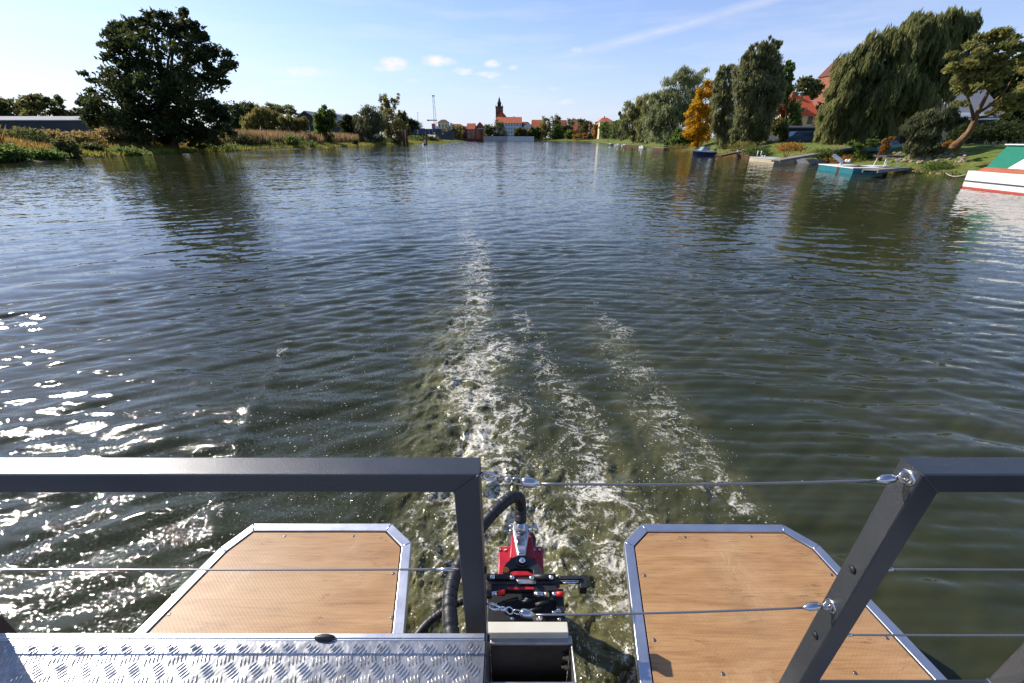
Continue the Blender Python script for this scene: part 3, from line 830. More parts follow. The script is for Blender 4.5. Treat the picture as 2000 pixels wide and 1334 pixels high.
# black steering handle: half disc with an opening
m = MB(); pts_o = [(982, 1124), (982, 1112), (988, 1100), (1000, 1090), (1011, 1084), (1028, 1084), (1040, 1091), (1052, 1102), (1059, 1112), (1062, 1124)]
pts_i = [(996, 1124), (996, 1117), (997, 1113), (1000, 1111), (1006, 1110), (1030, 1110), (1037, 1111), (1041, 1113), (1042, 1117), (1042, 1124)]
z = .70; vs = [(*PZ(*p, z)[:2], zz) for zz in (z - .02, z) for L in (pts_o, pts_i) for p in L]; n = len(pts_o); fs = []
for i in range(n - 1): fs += [(2 * n + i, 3 * n + i, 3 * n + i + 1, 2 * n + i + 1), (i, i + 1, n + i + 1, n + i), (i, 2 * n + i, 2 * n + i + 1, i + 1), (n + i, n + i + 1, 3 * n + i + 1, 3 * n + i)]
fs += [(0, n, 3 * n, 2 * n), (n - 1, 3 * n - 1, 4 * n - 1, 2 * n - 1)]
hd = m.add(vs, fs).build('steering_handle', blackp, MO, bevel=.002)
c = PZ(1020, 1098, .70); MB().lathe(c, [(.026, .7), (.026, .708), (.019, .709), (.019, .703)], 20).build('washer', blackp, hd, smooth=True)
MB().ball((c[0], c[1], .708), (.015, .015, .012), 12, 8).build('bolt', chrome, hd, smooth=True)
c = PZ(988, 1113, .702); MB().lathe(c, [(.0135, .70), (.0135, .7025), (.012, .703)], 18).build('sticker', orange, hd, smooth=True)
# hydraulic steering cylinder across the motor
def ctube(name, a, b, z, r, mat_, parent, n=14):
    return MB().tube([PZ(*a, z), PZ(*b, z)], r, n).build(name, mat_, parent, smooth=True)


ctube('bar', (950, 1127), (1000, 1127), .72, .011, blackp, MO); ctube('bar', (1040, 1127), (1085, 1127), .72, .012, blackp, MO)
for q in ((962, 1127), (1000, 1128), (1038, 1129), (1076, 1128)):
    c = PZ(*q, .735); MB().tube([c - (.008, 0, 0), c + (.008, 0, 0)], .0085, 8).build('clamp_bolt', chrome, MO, smooth=True)
cyl_ = ctube('steering_cylinder', (948, 1139), (1092, 1137), .69, .020, blackp, MO, 20)
ctube('piston_rod', (1090, 1138), (1140, 1137), .69, .0065, chrome, cyl_)
slab('cylinder_end', [(1133, 1148), (1133, 1123), (1147, 1123), (1147, 1148)], .70, .04, blackp, cyl_)
slab('cylinder_guard', [(1092, 1131), (1092, 1124), (1134, 1124), (1134, 1131)], .712, .01, blackp, cyl_)
slab('crossbar', [(950, 1152), (950, 1140), (1090, 1140), (1090, 1153), (1046, 1156), (1040, 1151), (990, 1151), (984, 1156)], .705, .03, blackp, MO)
slab('red_stripe', [(991, 1151), (991, 1146), (1043, 1146), (1043, 1151)], .708, .004, redp, MO, bevel=.001)
slab('insert_plate', [(1013, 1140), (1008, 1131), (1048, 1131), (1046, 1140)], .716, .005, wellm, MO)
for pxs in (((952, 1161), (972, 1158), (973, 1158), (986, 1156)), ((1078, 1160), (1088, 1160), (1087, 1160), (1101, 1160))):
    m1 = ctube('hose_fitting', pxs[0], pxs[1], .72, .0085, chrome, MO, 8); ctube('red_cap', pxs[2], pxs[3], .722, .0092, plain('red_cap_plastic', (.7, .02, .015), .35), m1)
ctube('hose_fitting', (1043, 1160), (1062, 1160), .72, .0095, steel, MO, 6)
ctube('brass_nut', (1063, 1161), (1072, 1161), .72, .011, brass, MO, 6)
# dark bracket and mechanism under the fittings
br = slab('bracket', [(951, 1213), (951, 1152), (1096, 1152), (1100, 1213)], .62, .16, blackp, MO, bevel=.004)
slab('bracket_plate', [(1088, 1213), (1086, 1150), (1100, 1150), (1104, 1213)], .66, .04, blackp, br)
for q, r in (((1000, 1172), .012), ((1030, 1170), .010), ((1034, 1172), .012), ((1060, 1178), .014), ((975, 1180), .011), ((1045, 1190), .01)):
    ctube('linkage', (q[0] - 14, q[1] + 4), (q[0] + 12, q[1] - 3), .66 + r, r * .6, blackp, br, 8)
for q in ((1000, 1210), (1092, 1212), (1081, 1198), (1090, 1193), (1028, 1171)):
    c = PZ(*q, .67); MB().tube([c, c + (0, 0, .012)], .007, 8).build('bolt', steel, br, smooth=True)
slab('clip', [(1082, 1196), (1082, 1191), (1096, 1191), (1096, 1196)], .68, .01, steel, br)
m = MB(); m.tube([PZ(1040, 1203, .84), PZ(1052, 1212, .86), PZ(1060, 1217, .87)], [.008, .016, .015], 12); kb = m.build('lever', blackp, MO, smooth=True)
c = PZ(1055, 1207, .885); MB().ball(c, .008, 10, 6).build('lever_tip', steel, kb, smooth=True)
m = MB(); c = PZ(1018, 1120, .3); m.tube([(c[0], c[1], .55), (c[0], c[1] + .02, .1), (c[0], c[1] + .04, -.5)], [.07, .06, .05], 16); m.build('shaft', blackp, MO, smooth=True)
# metal pipe and thick hose
ctube('pipe', (1017, 1039), (1018, 1012), .69, .022, steel, MO, 20)


def hose(name, pts, r, ridge=True):
    P = []
    for i in range(len(pts) - 1):           # Catmull-Rom through the given points
        p0, p1, p2, p3 = [np.array(pts[max(0, min(len(pts) - 1, j))]) for j in (i - 1, i, i + 1, i + 2)]
        for u in np.linspace(0, 1, 22, endpoint=False):
            P.append(.5 * ((2 * p1) + (-p0 + p2) * u + (2 * p0 - 5 * p1 + 4 * p2 - p3) * u * u + (-p0 + 3 * p1 - 3 * p2 + p3) * u ** 3))
    P.append(np.array(pts[-1]))
    m = MB(); rr = []; acc = 0
    Q = [P[0]]
    for a, b in zip(P[:-1], P[1:]):         # resample finely so the spiral wrap shows as ridges
        L = np.linalg.norm(b - a); k = max(1, int(L / (r * .16)))
        Q += [a + (b - a) * j / k for j in range(1, k + 1)]
    for i, p in enumerate(Q):
        if i: acc += np.linalg.norm(Q[i] - Q[i - 1])
        ph = (acc / (r * 1.15)) % 1
        rr.append(r * (.86 if ph < .14 else 1.0 + .03 * ph))
    m.tube(Q, rr, 18); return m.build(name, blackp, MO, smooth=True)


hose('hose', [PZ(1017, 1022, .70), PZ(1017, 995, .74), PZ(1014, 974, .80), PZ(998, 972, .84), PZ(970, 995, .84), PZ(938, 1032, .82), PZ(908, 1082, .82), PZ(886, 1130, .82), PZ(878, 1180, .82), PZ(884, 1260, .80)], .0265)
hose('hose', [PZ(960, 1160, .74), PZ(905, 1172, .72), PZ(868, 1192, .70), PZ(836, 1216, .68), PZ(808, 1250, .66)], .0155)
# ------------------------------------------------------------------ trees and plants
bark = brickish('bark', (.035, .028, .02), (.12, .09, .065), 5, .9)
bark_brown = brickish('warm_bark', (.10, .055, .028), (.34, .20, .10), 6, .9)
L_DARK = leaf_mat('leaves_dark', (0.013, 0.023, 0.009), (0.029, 0.046, 0.014), (0.078, 0.091, 0.026), .34)
L_OLIVE = leaf_mat('leaves_olive', (0.027, 0.043, 0.014), (0.068, 0.084, 0.027), (0.162, 0.155, 0.049))
L_GREEN = leaf_mat('leaves_green', (0.027, 0.061, 0.014), (0.061, 0.115, 0.024), (0.162, 0.203, 0.047))
L_WILLOW = leaf_mat('leaves_willow', (0.061, 0.081, 0.027), (0.155, 0.176, 0.062), (0.351, 0.317, 0.115), .42)
L_SILVER = leaf_mat('leaves_silver_green', (0.068, 0.092, 0.041), (0.176, 0.209, 0.095), (0.365, 0.378, 0.182), .40)
L_GREY = leaf_mat('leaves_grey_green', (0.030, 0.041, 0.019), (0.084, 0.097, 0.046), (0.189, 0.189, 0.088), .35)
L_BIRCH = leaf_mat('leaves_birch', (0.052, 0.063, 0.030), (0.149, 0.167, 0.075), (0.287, 0.276, 0.127), .5)
L_GOLD = leaf_mat('leaves_gold', (0.176, 0.110, 0.009), (0.506, 0.242, 0.011), (0.770, 0.363, 0.024), .5)
L_RUST = leaf_mat('leaves_rust', (0.095, 0.047, 0.014), (0.270, 0.128, 0.027), (0.432, 0.230, 0.047), .4)
L_YELLOW = leaf_mat('leaves_yellow_green', (.06, .066, .022), (.15, .145, .045), (.28, .23, .07), .45)
L_LIME = leaf_mat('leaves_light_olive', (.07, .085, .025), (.17, .18, .055), (.32, .29, .09), .48)
L_RED = leaf_mat('leaves_deep_red', (0.081, 0.016, 0.011), (0.216, 0.041, 0.019), (0.405, 0.095, 0.027), .4)


def leaves(name, C, U, Vv, tint, m, parent):
    """rhombic leaf sprays: centres C, half axes U and Vv"""
    n = len(C); vs = np.empty((n, 4, 3)); vs[:, 0] = C - U; vs[:, 1] = C + Vv; vs[:, 2] = C + U; vs[:, 3] = C - Vv
    fs = np.arange(4 * n).reshape(n, 4)
    o = link_mesh(name, vs.reshape(-1, 3), fs, m, parent)
    at = o.data.attributes.new('tint', 'FLOAT', 'POINT'); at.data.foreach_set('value', np.repeat(tint, 4).astype(np.float32))
    return o


def unit(a): return a / (np.linalg.norm(a, axis=1, keepdims=True) + 1e-9)


def cloud_points(blobs, n, K, spread):
    """points gathered in clumps on and inside the blobs (cx,cy,cz,rx,ry,rz)"""
    B = np.array(blobs); wgt = (B[:, 3] * B[:, 5]); wgt = wgt / wgt.sum()
    kb = rng.choice(len(B), K, p=wgt)
    d = unit(rng.normal(size=(K, 3))); rr = rng.uniform(.35, 1.0, (K, 1)) ** .55
    cc = B[kb, :3] + d * B[kb, 3:] * rr
    ctint = rng.uniform(0, 1, K)
    ki = rng.integers(0, K, n)
    s = B[kb[ki], 3:] * spread
    P = cc[ki] + rng.normal(size=(n, 3)) * s
    return P, d[ki], ctint[ki], cc, kb


def limbs(m, base, targets, r0, wav=.12, z_split=.35):
    base = np.array(base); cen = np.mean(targets, 0)
    top = base + (cen - base) * z_split
    pts = [base - (0, 0, .3)] + [base + (top - base) * t_ + np.array((R.gauss(0, wav), R.gauss(0, wav), 0)) * t_ for t_ in (0.02, .35, .7, 1)]
    m.tube(pts, [r0 * 1.25, r0, r0 * .85, r0 * .78, r0 * .7], 8)
    for t_ in targets:
        t_ = np.array(t_); mid = top + (t_ - top) * .5 + np.array((R.gauss(0, .3), R.gauss(0, .3), .12 * np.linalg.norm(t_ - top)))
        s = pts[3] + (pts[4] - pts[3]) * R.random()
        m.tube([s, (s + mid) / 2 + (0, 0, .1), mid, t_], [r0 * .55, r0 * .4, r0 * .26, r0 * .08], 6)


def px_blobs(Y, lst, depth=.9, rep=2, jit=.35):
    out = []
    for q in lst:
        px, py, rx = q[:3]; ry = q[3] if len(q) > 3 else rx
        k = ppm(px, py, Y)
        for j in range(rep):
            yy = Y + (R.uniform(-jit, jit) * rx * k * 2 if j else 0)
            c = V(px, py, Y)
            out.append((c[0] + (R.gauss(0, .08) * rx * k if j else 0), yy, c[2], rx * k, rx * k * depth, ry * k))
    return out


def tree(name, label, cat, group, base_px, Y, blobs, n, leaf, m, style='broad', K=None, spread=.17, r0=None, trunk_mat=None, depth=.9, top_px=None, wind=(0, 0)):
    """blobs are given as (px, py, rx, ry) in photo pixels at the tree's own distance"""
    while river_dist([(V(base_px, 270, Y)[0], Y)])[0] < 1.5 + Y * .012 or (850 < base_px < 1120 and Y < QY + 4 and 'bush' not in label): Y *= 1.012
    bx = V(base_px, 270, Y)[0]; z0 = gz(bx, Y)
    T = empty(name, (bx, Y, z0), label, cat, group)
    if name == 'willow_tree': blobs = [(q[0], q[1], q[2] * 1.2, (q[3] if len(q) > 3 else q[2]) * 1.15) for q in blobs]; n = int(n * 1.35)
    B = px_blobs(Y, blobs, depth)
    zs = [b[2] + b[5] for b in B]; ht = max(zs) - z0
    if 'lean' not in label and style != 'strands':        # foliage down to the ground
        mr = np.mean([b[3] for b in B]); xs_ = [b[0] for b in B]; lo = min(b[2] for b in B)
        for q in (-.35, .35):
            B.append((bx + q * (max(xs_) - min(xs_) + mr) * .6, Y, z0 + (lo - z0) * .42, mr * .9, mr * .8, max((lo - z0) * .5, .3)))
    K = K or max(10, n // 60)
    P, d, ti, cc, kb = cloud_points(B, n, K, spread)
    keep = P[:, 2] > z0 + .1; P, d, ti = P[keep], d[keep], ti[keep]; n = len(P)
    if style == 'broad':
        U = unit(rng.normal(size=(n, 3)) + d * .3); Vv = unit(np.cross(U, rng.normal(size=(n, 3))))
        s = leaf * rng.uniform(.55, 1.3, (n, 1)); U, Vv = U * s, Vv * s * .55
        if wind != (0, 0): U = U + s * np.array((wind[0], 0, wind[1]))
    elif style == 'hang':              # sprays that droop
        U = unit(rng.normal(size=(n, 3)) * (.45, .45, .3) + (wind[0], 0, -1)); Vv = unit(np.cross(U, rng.normal(size=(n, 3))))
        s = leaf * rng.uniform(.6, 1.5, (n, 1)); U, Vv = U * s * 1.35, Vv * s * .30
    elif style == 'fir':
        U = unit(rng.normal(size=(n, 3)) * (1, 1, .3)); Vv = unit(np.cross(U, rng.normal(size=(n, 3)))); s = leaf * rng.uniform(.6, 1.2, (n, 1)); U, Vv = U * s, Vv * s * .5
    tint = np.clip(ti * .75 + rng.uniform(0, .25, n), 0, 1)
    if style == 'strands':             # weeping willow: whips that hang from the crown's surface
        S, nl = K, max(6, n // K)
        Bn = np.array(B); q = rng.choice(len(Bn), S, p=(Bn[:, 3] * Bn[:, 5]) / (Bn[:, 3] * Bn[:, 5]).sum())
        dd = unit(rng.normal(size=(S, 3)) + (0, -.25, .35)); nk = max(20, S // 10); kq = rng.choice(len(Bn), nk, p=(Bn[:, 3] * Bn[:, 5]) / (Bn[:, 3] * Bn[:, 5]).sum())
        kd = unit(rng.normal(size=(nk, 3)) + (0, -.25, .35)); ks = Bn[kq, :3] + kd * Bn[kq, 3:] * rng.uniform(.55, 1.05, (nk, 1)); ki_ = rng.integers(0, nk, S)
        q = kq[ki_]; dd = unit(kd[ki_] + rng.normal(size=(S, 3)) * .25); st = ks[ki_] + rng.normal(size=(S, 3)) * np.array((.17, .17, .10)) * Bn[q, 3:4] * .9
        Ls = Bn[q, 5] * (rng.uniform(.45, 1.15, nk)[ki_] + rng.uniform(-.12, .12, S)) * (1.0 if name != 'birch_tree' else .8)
        lock = rng.uniform(0, 1, nk)[ki_]                                   # neighbours hang together in locks
        tt = np.linspace(0, 1, nl)[None, :, None]
        dirs = np.concatenate([dd[:, :2] * .35 + np.array(wind)[None] * (1, 0), -np.ones((S, 1))], 1)
        path = st[:, None, :] + dirs[:, None, :] * (Ls[:, None, None] * tt) + np.concatenate([dd[:, :2], np.zeros((S, 1))], 1)[:, None, :] * (Ls[:, None, None] * .18 * np.sin(tt * 3))
        P = (path + rng.normal(size=path.shape) * (.07, .07, .05)).reshape(-1, 3); n = len(P)
        U = unit(np.repeat(dirs, nl, 0) + rng.normal(size=(n, 3)) * .22); Vv = unit(np.cross(U, rng.normal(size=(n, 3))))
        s = leaf * rng.uniform(.7, 1.3, (n, 1)); U, Vv = U * s * 1.5, Vv * s * .26
        tint = np.clip(np.repeat(lock * .7 + rng.uniform(0, .3, S), nl) * (.75 + .25 * rng.uniform(0, 1, n)), 0, 1)
        kp = P[:, 2] > z0 + .15; P, U, Vv, tint = P[kp], U[kp], Vv[kp], tint[kp]
    mt = MB(); r0 = r0 or max(.08, ht * .022)
    sel = [B[i][:3] for i in range(0, len(B), 2)][:9]
    limbs(mt, (bx, Y, z0), sel, r0, wav=ht * .012)
    if style in ('broad', 'hang') and ht > 6:
        for i in rng.choice(len(cc), min(22, len(cc)), replace=False):
            s0 = np.array(B[kb[i]][:3]); mt.tube([s0, (s0 + cc[i]) / 2 + (0, 0, .15), cc[i]], [r0 * .16, r0 * .1, r0 * .04], 4, caps=False)
    mt.build('trunk', trunk_mat or bark, T, smooth=True)
    leaves('crown', P, U, Vv, tint, m, T)
    return T


# --- left bank, near: the big dark tree
tree('broadleaf_tree', 'huge dark spreading tree at the water edge of the left bank', 'tree', None, 335, 80,
     [(235, 38, 22, 16), (222, 62, 20, 16), (200, 75, 24, 12), (255, 75, 40, 26), (300, 50, 42, 26), (350, 55, 38, 28), (372, 40, 16, 14), (290, 38, 22, 14), (385, 85, 40, 30), (415, 120, 38, 26),
      (425, 148, 34, 14), (435, 158, 22, 9), (330, 105, 70, 45), (270, 110, 45, 28), (215, 120, 28, 10), (245, 132, 30, 12), (200, 155, 30, 10), (240, 165, 50, 24), (190, 195, 26, 22), (225, 215, 55, 34),
      (300, 180, 75, 50), (375, 180, 60, 44), (425, 195, 28, 20), (300, 235, 70, 34), (385, 240, 60, 34), (200, 235, 30, 22), (430, 235, 30, 30), (300, 262, 50, 20), (390, 262, 50, 20)],
     30000, .34, L_DARK, K=430, spread=.135, r0=.7, wind=(.35, .25))
# trees behind the low shed, far left
for i, (b, Y, bl, m_, lab) in enumerate([
    (8, 150, [(2, 212, 16, 20), (-12, 205, 14, 20)], L_OLIVE, 'tree cut by the left picture edge behind the low dark shed'),
    (45, 150, [(42, 215, 24, 16), (30, 222, 20, 14), (60, 205, 16, 12)], L_OLIVE, 'round hazy olive tree behind the roof of the low shed'),
    (78, 145, [(66, 190, 14, 8), (82, 188, 14, 7), (98, 196, 14, 10), (80, 206, 26, 16), (108, 212, 14, 14), (62, 212, 16, 14)], L_OLIVE, 'tallest open-crowned tree above the low dark shed'),
    (125, 150, [(118, 222, 14, 9), (128, 226, 12, 8)], L_DARK, 'small dark tree right of the open-crowned one over the shed'),
    (155, 155, [(148, 222, 14, 9), (165, 226, 14, 10), (140, 228, 12, 8)], L_DARK, 'low dark tree between shed and the huge tree')]):
    tree('broadleaf_tree', lab, 'tree', 'trees behind the low dark shed', b, Y, bl, 2600, .55, m_, K=70)
# trees between the huge tree and the warehouse
for i, (b, Y, bl, m_, lab, st) in enumerate([
    (463, 150, [(458, 225, 22, 20), (470, 240, 22, 18), (452, 245, 16, 16)], L_DARK, 'dark tree half hidden behind the huge tree on its right', 'broad'),
    (488, 165, [(485, 215, 18, 12), (495, 225, 18, 14)], L_DARK, 'small dark tree left of the grey warehouse', 'broad'),
    (545, 190, [(535, 212, 16, 8), (555, 214, 20, 8), (530, 220, 16, 9), (572, 222, 12, 7)], L_OLIVE, 'flat-topped tree showing above the warehouse roof', 'broad'),
    (516, 128, [(512, 222, 18, 14), (502, 235, 18, 12), (522, 238, 18, 14), (492, 242, 16, 12), (540, 232, 12, 12)], L_YELLOW, 'pale yellow green bushy tree before the warehouse', 'hang'),
    (570, 126, [(562, 238, 14, 9), (578, 244, 14, 8), (590, 240, 10, 9)], L_YELLOW, 'thin yellowish sapling group along the long warehouse wall', 'hang'),
    (636, 135, [(636, 216, 9, 8), (630, 226, 14, 10), (642, 230, 16, 12), (636, 242, 18, 12)], L_GREEN, 'upright green tree before the warehouse gable', 'broad'),
    (680, 170, [(680, 234, 9, 8), (680, 244, 13, 9)], L_DARK, 'round dark tree beside the white shed end', 'broad'),
    (698, 175, [(697, 232, 10, 6), (703, 240, 13, 10)], L_DARK, 'second round dark tree beside the white shed end', 'broad'),
    (722, 150, [(722, 222, 16, 14), (712, 236, 16, 14), (735, 236, 20, 18), (700, 246, 14, 9), (720, 250, 26, 12)], L_GREY, 'broad grey green willow bush at the end of the reeds', 'hang'),
    (760, 152, [(748, 192, 9, 12), (752, 204, 10, 12), (775, 190, 8, 8), (768, 204, 10, 12), (760, 220, 18, 14), (762, 238, 24, 16), (772, 252, 24, 14), (748, 250, 20, 12)], L_YELLOW, 'tall yellowing twin-topped tree at the end of the reeds', 'broad'),
    (782, 160, [(784, 226, 9, 8), (786, 240, 10, 12), (790, 255, 12, 10)], L_OLIVE, 'thin sparse tree right of the twin-topped one', 'broad'),
    (800, 240, [(795, 240, 10, 9), (806, 238, 9, 7), (812, 245, 12, 8)], L_DARK, 'dark bushy tree beside the thin masts', 'broad')]):
    tree('broadleaf_tree' if 'bush' not in lab else 'willow_bush', lab, 'tree' if 'bush ' not in lab else 'bush', 'trees along the left bank', b, Y, bl, 6000, .38, m_, style=st, K=150)
# --- town trees
for i, (b, Y, bl, m_, lab) in enumerate([
    (889, 330, [(888, 249, 10, 6), (883, 256, 8, 8), (896, 254, 9, 8), (889, 262, 12, 7)], L_YELLOW, 'yellow green tree before the small dark-roofed houses'),
    (955, 400, [(955, 250, 9, 7), (955, 258, 9, 8)], L_OLIVE, 'dark round tree left of the white building, the smaller one'),
    (975, 402, [(970, 238, 8, 6), (974, 248, 12, 10), (978, 258, 12, 9), (968, 258, 9, 8)], L_OLIVE, 'larger brownish tree covering the white building corner'),
    (1012, 400, [(1012, 256, 7, 8)], L_OLIVE, 'first clipped round tree along the quay before the white building'),
    (1022, 400, [(1022, 258, 6, 7)], L_OLIVE, 'second clipped round tree along the quay'),
    (1032, 400, [(1032, 259, 6, 6)], L_YELLOW, 'third clipped round tree along the quay, yellowish'),
    (1041, 400, [(1041, 257, 6, 8)], L_OLIVE, 'fourth clipped round tree along the quay'),
    (1050, 400, [(1050, 257, 6, 8)], L_GREEN, 'last clipped round tree at the quay end'),
    (1066, 370, [(1065, 230, 8, 5), (1066, 240, 10, 10), (1063, 254, 9, 12), (1070, 256, 8, 12)], L_YELLOW, 'tall narrow yellow green tree right of the quay wall'),
    (1085, 385, [(1084, 232, 9, 6), (1086, 242, 10, 8), (1084, 256, 9, 10)], L_OLIVE, 'round brown topped tree beside the tall narrow one'),
    (1110, 385, [(1113, 236, 7, 5), (1110, 245, 11, 8), (1108, 256, 12, 9)], L_OLIVE, 'dark tree before the dull red roofs'),
    (1088, 340, [(1087, 252, 9, 7), (1084, 264, 12, 9), (1098, 262, 10, 8)], L_GREEN, 'wide low green willow bush at the water before red roofs'),
    (1112, 335, [(1112, 262, 9, 6), (1114, 268, 10, 6)], L_GREEN, 'small green bush at the water right of the wide one'),
    (1142, 350, [(1138, 240, 11, 6), (1150, 246, 10, 7), (1140, 252, 12, 8)], L_OLIVE, 'broad dark tree under the long red roof'),
    (1166, 330, [(1166, 244, 6, 5), (1165, 252, 7, 7)], L_RUST, 'small rusty brown tree beside the white gable'),
    (1138, 300, [(1130, 266, 9, 4), (1145, 266, 12, 5), (1160, 266, 11, 5), (1170, 268, 8, 4)], L_RUST, 'long rust coloured shrub bank at the water'),
    (1184, 270, [(1184, 246, 10, 7), (1184, 256, 12, 10)], L_GREEN, 'green tree under the hipped red roof'),
    (1204, 240, [(1203, 247, 9, 9), (1204, 258, 10, 9)], L_GREEN, 'green tree right of the hipped red roof'),
    (1216, 215, [(1215, 244, 8, 8), (1217, 256, 10, 12)], L_GREEN, 'slender green tree at the left end of the willow row')]):
    tree('broadleaf_tree' if 'bush' not in lab and 'shrub' not in lab else 'shrub', lab, 'tree' if 'bush' not in lab and 'shrub' not in lab else 'shrub', 'trees before the town', b, Y, bl, 1500, .75, m_, K=60, spread=.2)
# --- right bank
RT = [
    ('broadleaf_tree', 1214, 190, [(1212, 226, 6, 6), (1215, 236, 6, 7)], L_GREY, 'hang', 1200, .4, 'thin bare tree top left of the willow row'),
    ('willow_tree', 1238, 150, [(1240, 205, 14, 12), (1232, 222, 14, 14), (1250, 225, 16, 18), (1230, 242, 14, 14), (1248, 252, 18, 16), (1262, 205, 12, 12)], L_WILLOW, 'hang', 6000, .34, 'yellow green willow, leftmost of the willow row'),
    ('willow_tree', 1265, 128, [(1272, 190, 14, 10), (1262, 205, 14, 14), (1275, 225, 16, 18), (1262, 245, 14, 18)], L_WILLOW, 'hang', 5200, .3, 'olive green willow, second in the willow row'),
    ('willow_tree', 1315, 98, [(1290, 185, 16, 12), (1318, 165, 18, 14), (1345, 150, 22, 14), (1362, 142, 14, 10), (1360, 170, 18, 16), (1300, 205, 26, 20), (1335, 198, 28, 26), (1285, 225, 18, 22), (1275, 250, 16, 22), (1310, 240, 30, 30), (1345, 235, 22, 26), (1290, 268, 22, 12)], L_SILVER, 'hang', 15000, .27, 'big silvery willow with rounded masses left of the golden tree'),
    ('maple_tree', 1365, 76, [(1352, 248, 18, 16), (1388, 215, 16, 14), (1382, 165, 10, 12), (1374, 180, 14, 14), (1362, 200, 14, 14), (1378, 205, 18, 18), (1355, 225, 14, 14), (1375, 235, 20, 20), (1392, 225, 10, 12), (1362, 255, 12, 18), (1378, 262, 12, 14)], L_GOLD, 'broad', 11000, .19, 'golden orange autumn tree between the willows'),
    ('broadleaf_tree', 1345, 72, [(1335, 262, 16, 10), (1352, 268, 18, 12), (1320, 275, 14, 8), (1345, 280, 20, 8), (1308, 284, 12, 6)], L_GREEN, 'broad', 5200, .24, 'dark green bush at the foot of the golden tree'),
    ('birch_tree', 1420, 74, [(1412, 145, 12, 14), (1405, 165, 12, 18), (1432, 140, 12, 12), (1422, 175, 24, 26), (1410, 205, 20, 26), (1425, 235, 24, 26), (1405, 240, 14, 22)], L_BIRCH, 'hang', 24000, .17, 'grey green drooping birch right of the golden tree'),
    ('birch_tree', 1482, 66, [(1500, 84, 9, 9), (1520, 82, 6, 7), (1514, 92, 10, 9), (1480, 98, 16, 14), (1465, 115, 14, 16), (1500, 115, 24, 20), (1470, 145, 26, 28), (1508, 145, 22, 26), (1450, 175, 20, 24), (1484, 185, 34, 34), (1512, 185, 16, 30), (1460, 225, 26, 30), (1490, 230, 28, 34), (1440, 255, 14, 16), (1480, 258, 24, 14)], L_BIRCH, 'hang', 52000, .16, 'tallest dark grey green drooping birch'),
    ('broadleaf_tree', 1538, 84, [(1535, 135, 14, 12), (1530, 150, 16, 16), (1538, 165, 12, 14), (1532, 185, 14, 18)], L_GREEN, 'broad', 4200, .3, 'fresh green tree peeping out right of the tallest birch'),
    ('broadleaf_tree', 1524, 92, [(1532, 192, 10, 12), (1526, 205, 11, 14), (1528, 222, 10, 14)], L_RED, 'broad', 2600, .26, 'deep red tree beside the red-roofed house'),
    ('broadleaf_tree', 1570, 110, [(1560, 165, 16, 10), (1578, 160, 18, 10), (1592, 170, 12, 14), (1562, 182, 24, 16), (1586, 188, 18, 16)], L_OLIVE, 'broad', 5200, .38, 'brown olive tree behind the red-roofed house'),
    ('shrub', 1524, 62, [(1524, 244, 13, 10), (1518, 253, 11, 9), (1533, 255, 10, 8)], L_OLIVE, 'broad', 3000, .18, 'round reddish green shrub left of the yellow house'),
    ('weeping_willow', 1745, 44, [(1840, 50, 36, 22), (1868, 55, 28, 28), (1795, 58, 36, 26), (1755, 78, 36, 28), (1712, 98, 34, 28), (1850, 100, 44, 34), (1800, 110, 44, 36), (1675, 128, 34, 30), (1735, 140, 46, 36), (1650, 160, 28, 30), (1641, 152, 20, 20), (1664, 128, 22, 18), (1820, 150, 44, 36), (1700, 180, 44, 36), (1648, 185, 28, 34), (1760, 185, 44, 30), (1870, 130, 20, 34), (1632, 215, 20, 34), (1660, 225, 34, 34), (1710, 225, 34, 30), (1650, 245, 26, 26), (1690, 250, 30, 20), (1624, 240, 12, 26)], L_WILLOW, 'strands', 135000, .17, 'huge yellow green weeping willow hanging over the bank'),
    ('broadleaf_tree', 1905, 31, [(1925, 78, 26, 12), (1955, 68, 26, 14), (1985, 80, 34, 16), (1900, 100, 30, 16), (1948, 105, 36, 18), (1890, 130, 30, 18), (1935, 140, 34, 14), (1905, 160, 34, 18), (1880, 190, 24, 14), (2030, 110, 34, 30), (1975, 195, 26, 12), (2020, 180, 30, 26), (1990, 215, 30, 14)], L_LIME, 'broad', 14000, .14, 'leaning tree with brown trunk and wind blown yellow green crown'),
    ('broadleaf_tree', 1815, 36, [(1790, 250, 22, 14), (1815, 232, 24, 14), (1842, 222, 20, 12), (1830, 245, 24, 16), (1800, 262, 24, 12), (1865, 236, 16, 12)], L_GREY, 'hang', 8000, .13, 'low grey green bushy tree under the weeping willow'),
    ('broadleaf_tree', 1990, 60, [(1960, 150, 40, 34), (2010, 170, 40, 40), (1960, 215, 40, 30), (1900, 230, 40, 30), (1990, 245, 40, 26), (1850, 240, 40, 26), (1790, 235, 40, 30), (1730, 240, 34, 26)], L_DARK, 'broad', 15000, .30, 'dense dark trees shading the ground behind the leaning tree'),
    ('shrub', 1700, 33.5, [(1695, 286, 16, 7), (1708, 280, 14, 7), (1680, 284, 12, 6), (1668, 281, 12, 6)], L_GREEN, 'broad', 2400, .09, 'low green shrub at the top of the right bank'),
    ('shrub', 1735, 34, [(1733, 274, 8, 7), (1742, 272, 6, 7)], L_RUST, 'broad', 900, .09, 'rusty tuft of shrub beside the low green one'),
    ('shrub', 1868, 30, [(1860, 281, 12, 6), (1875, 279, 8, 5)], L_RUST, 'broad', 1300, .07, 'rusty shoots at the foot of the leaning trunk'),
]
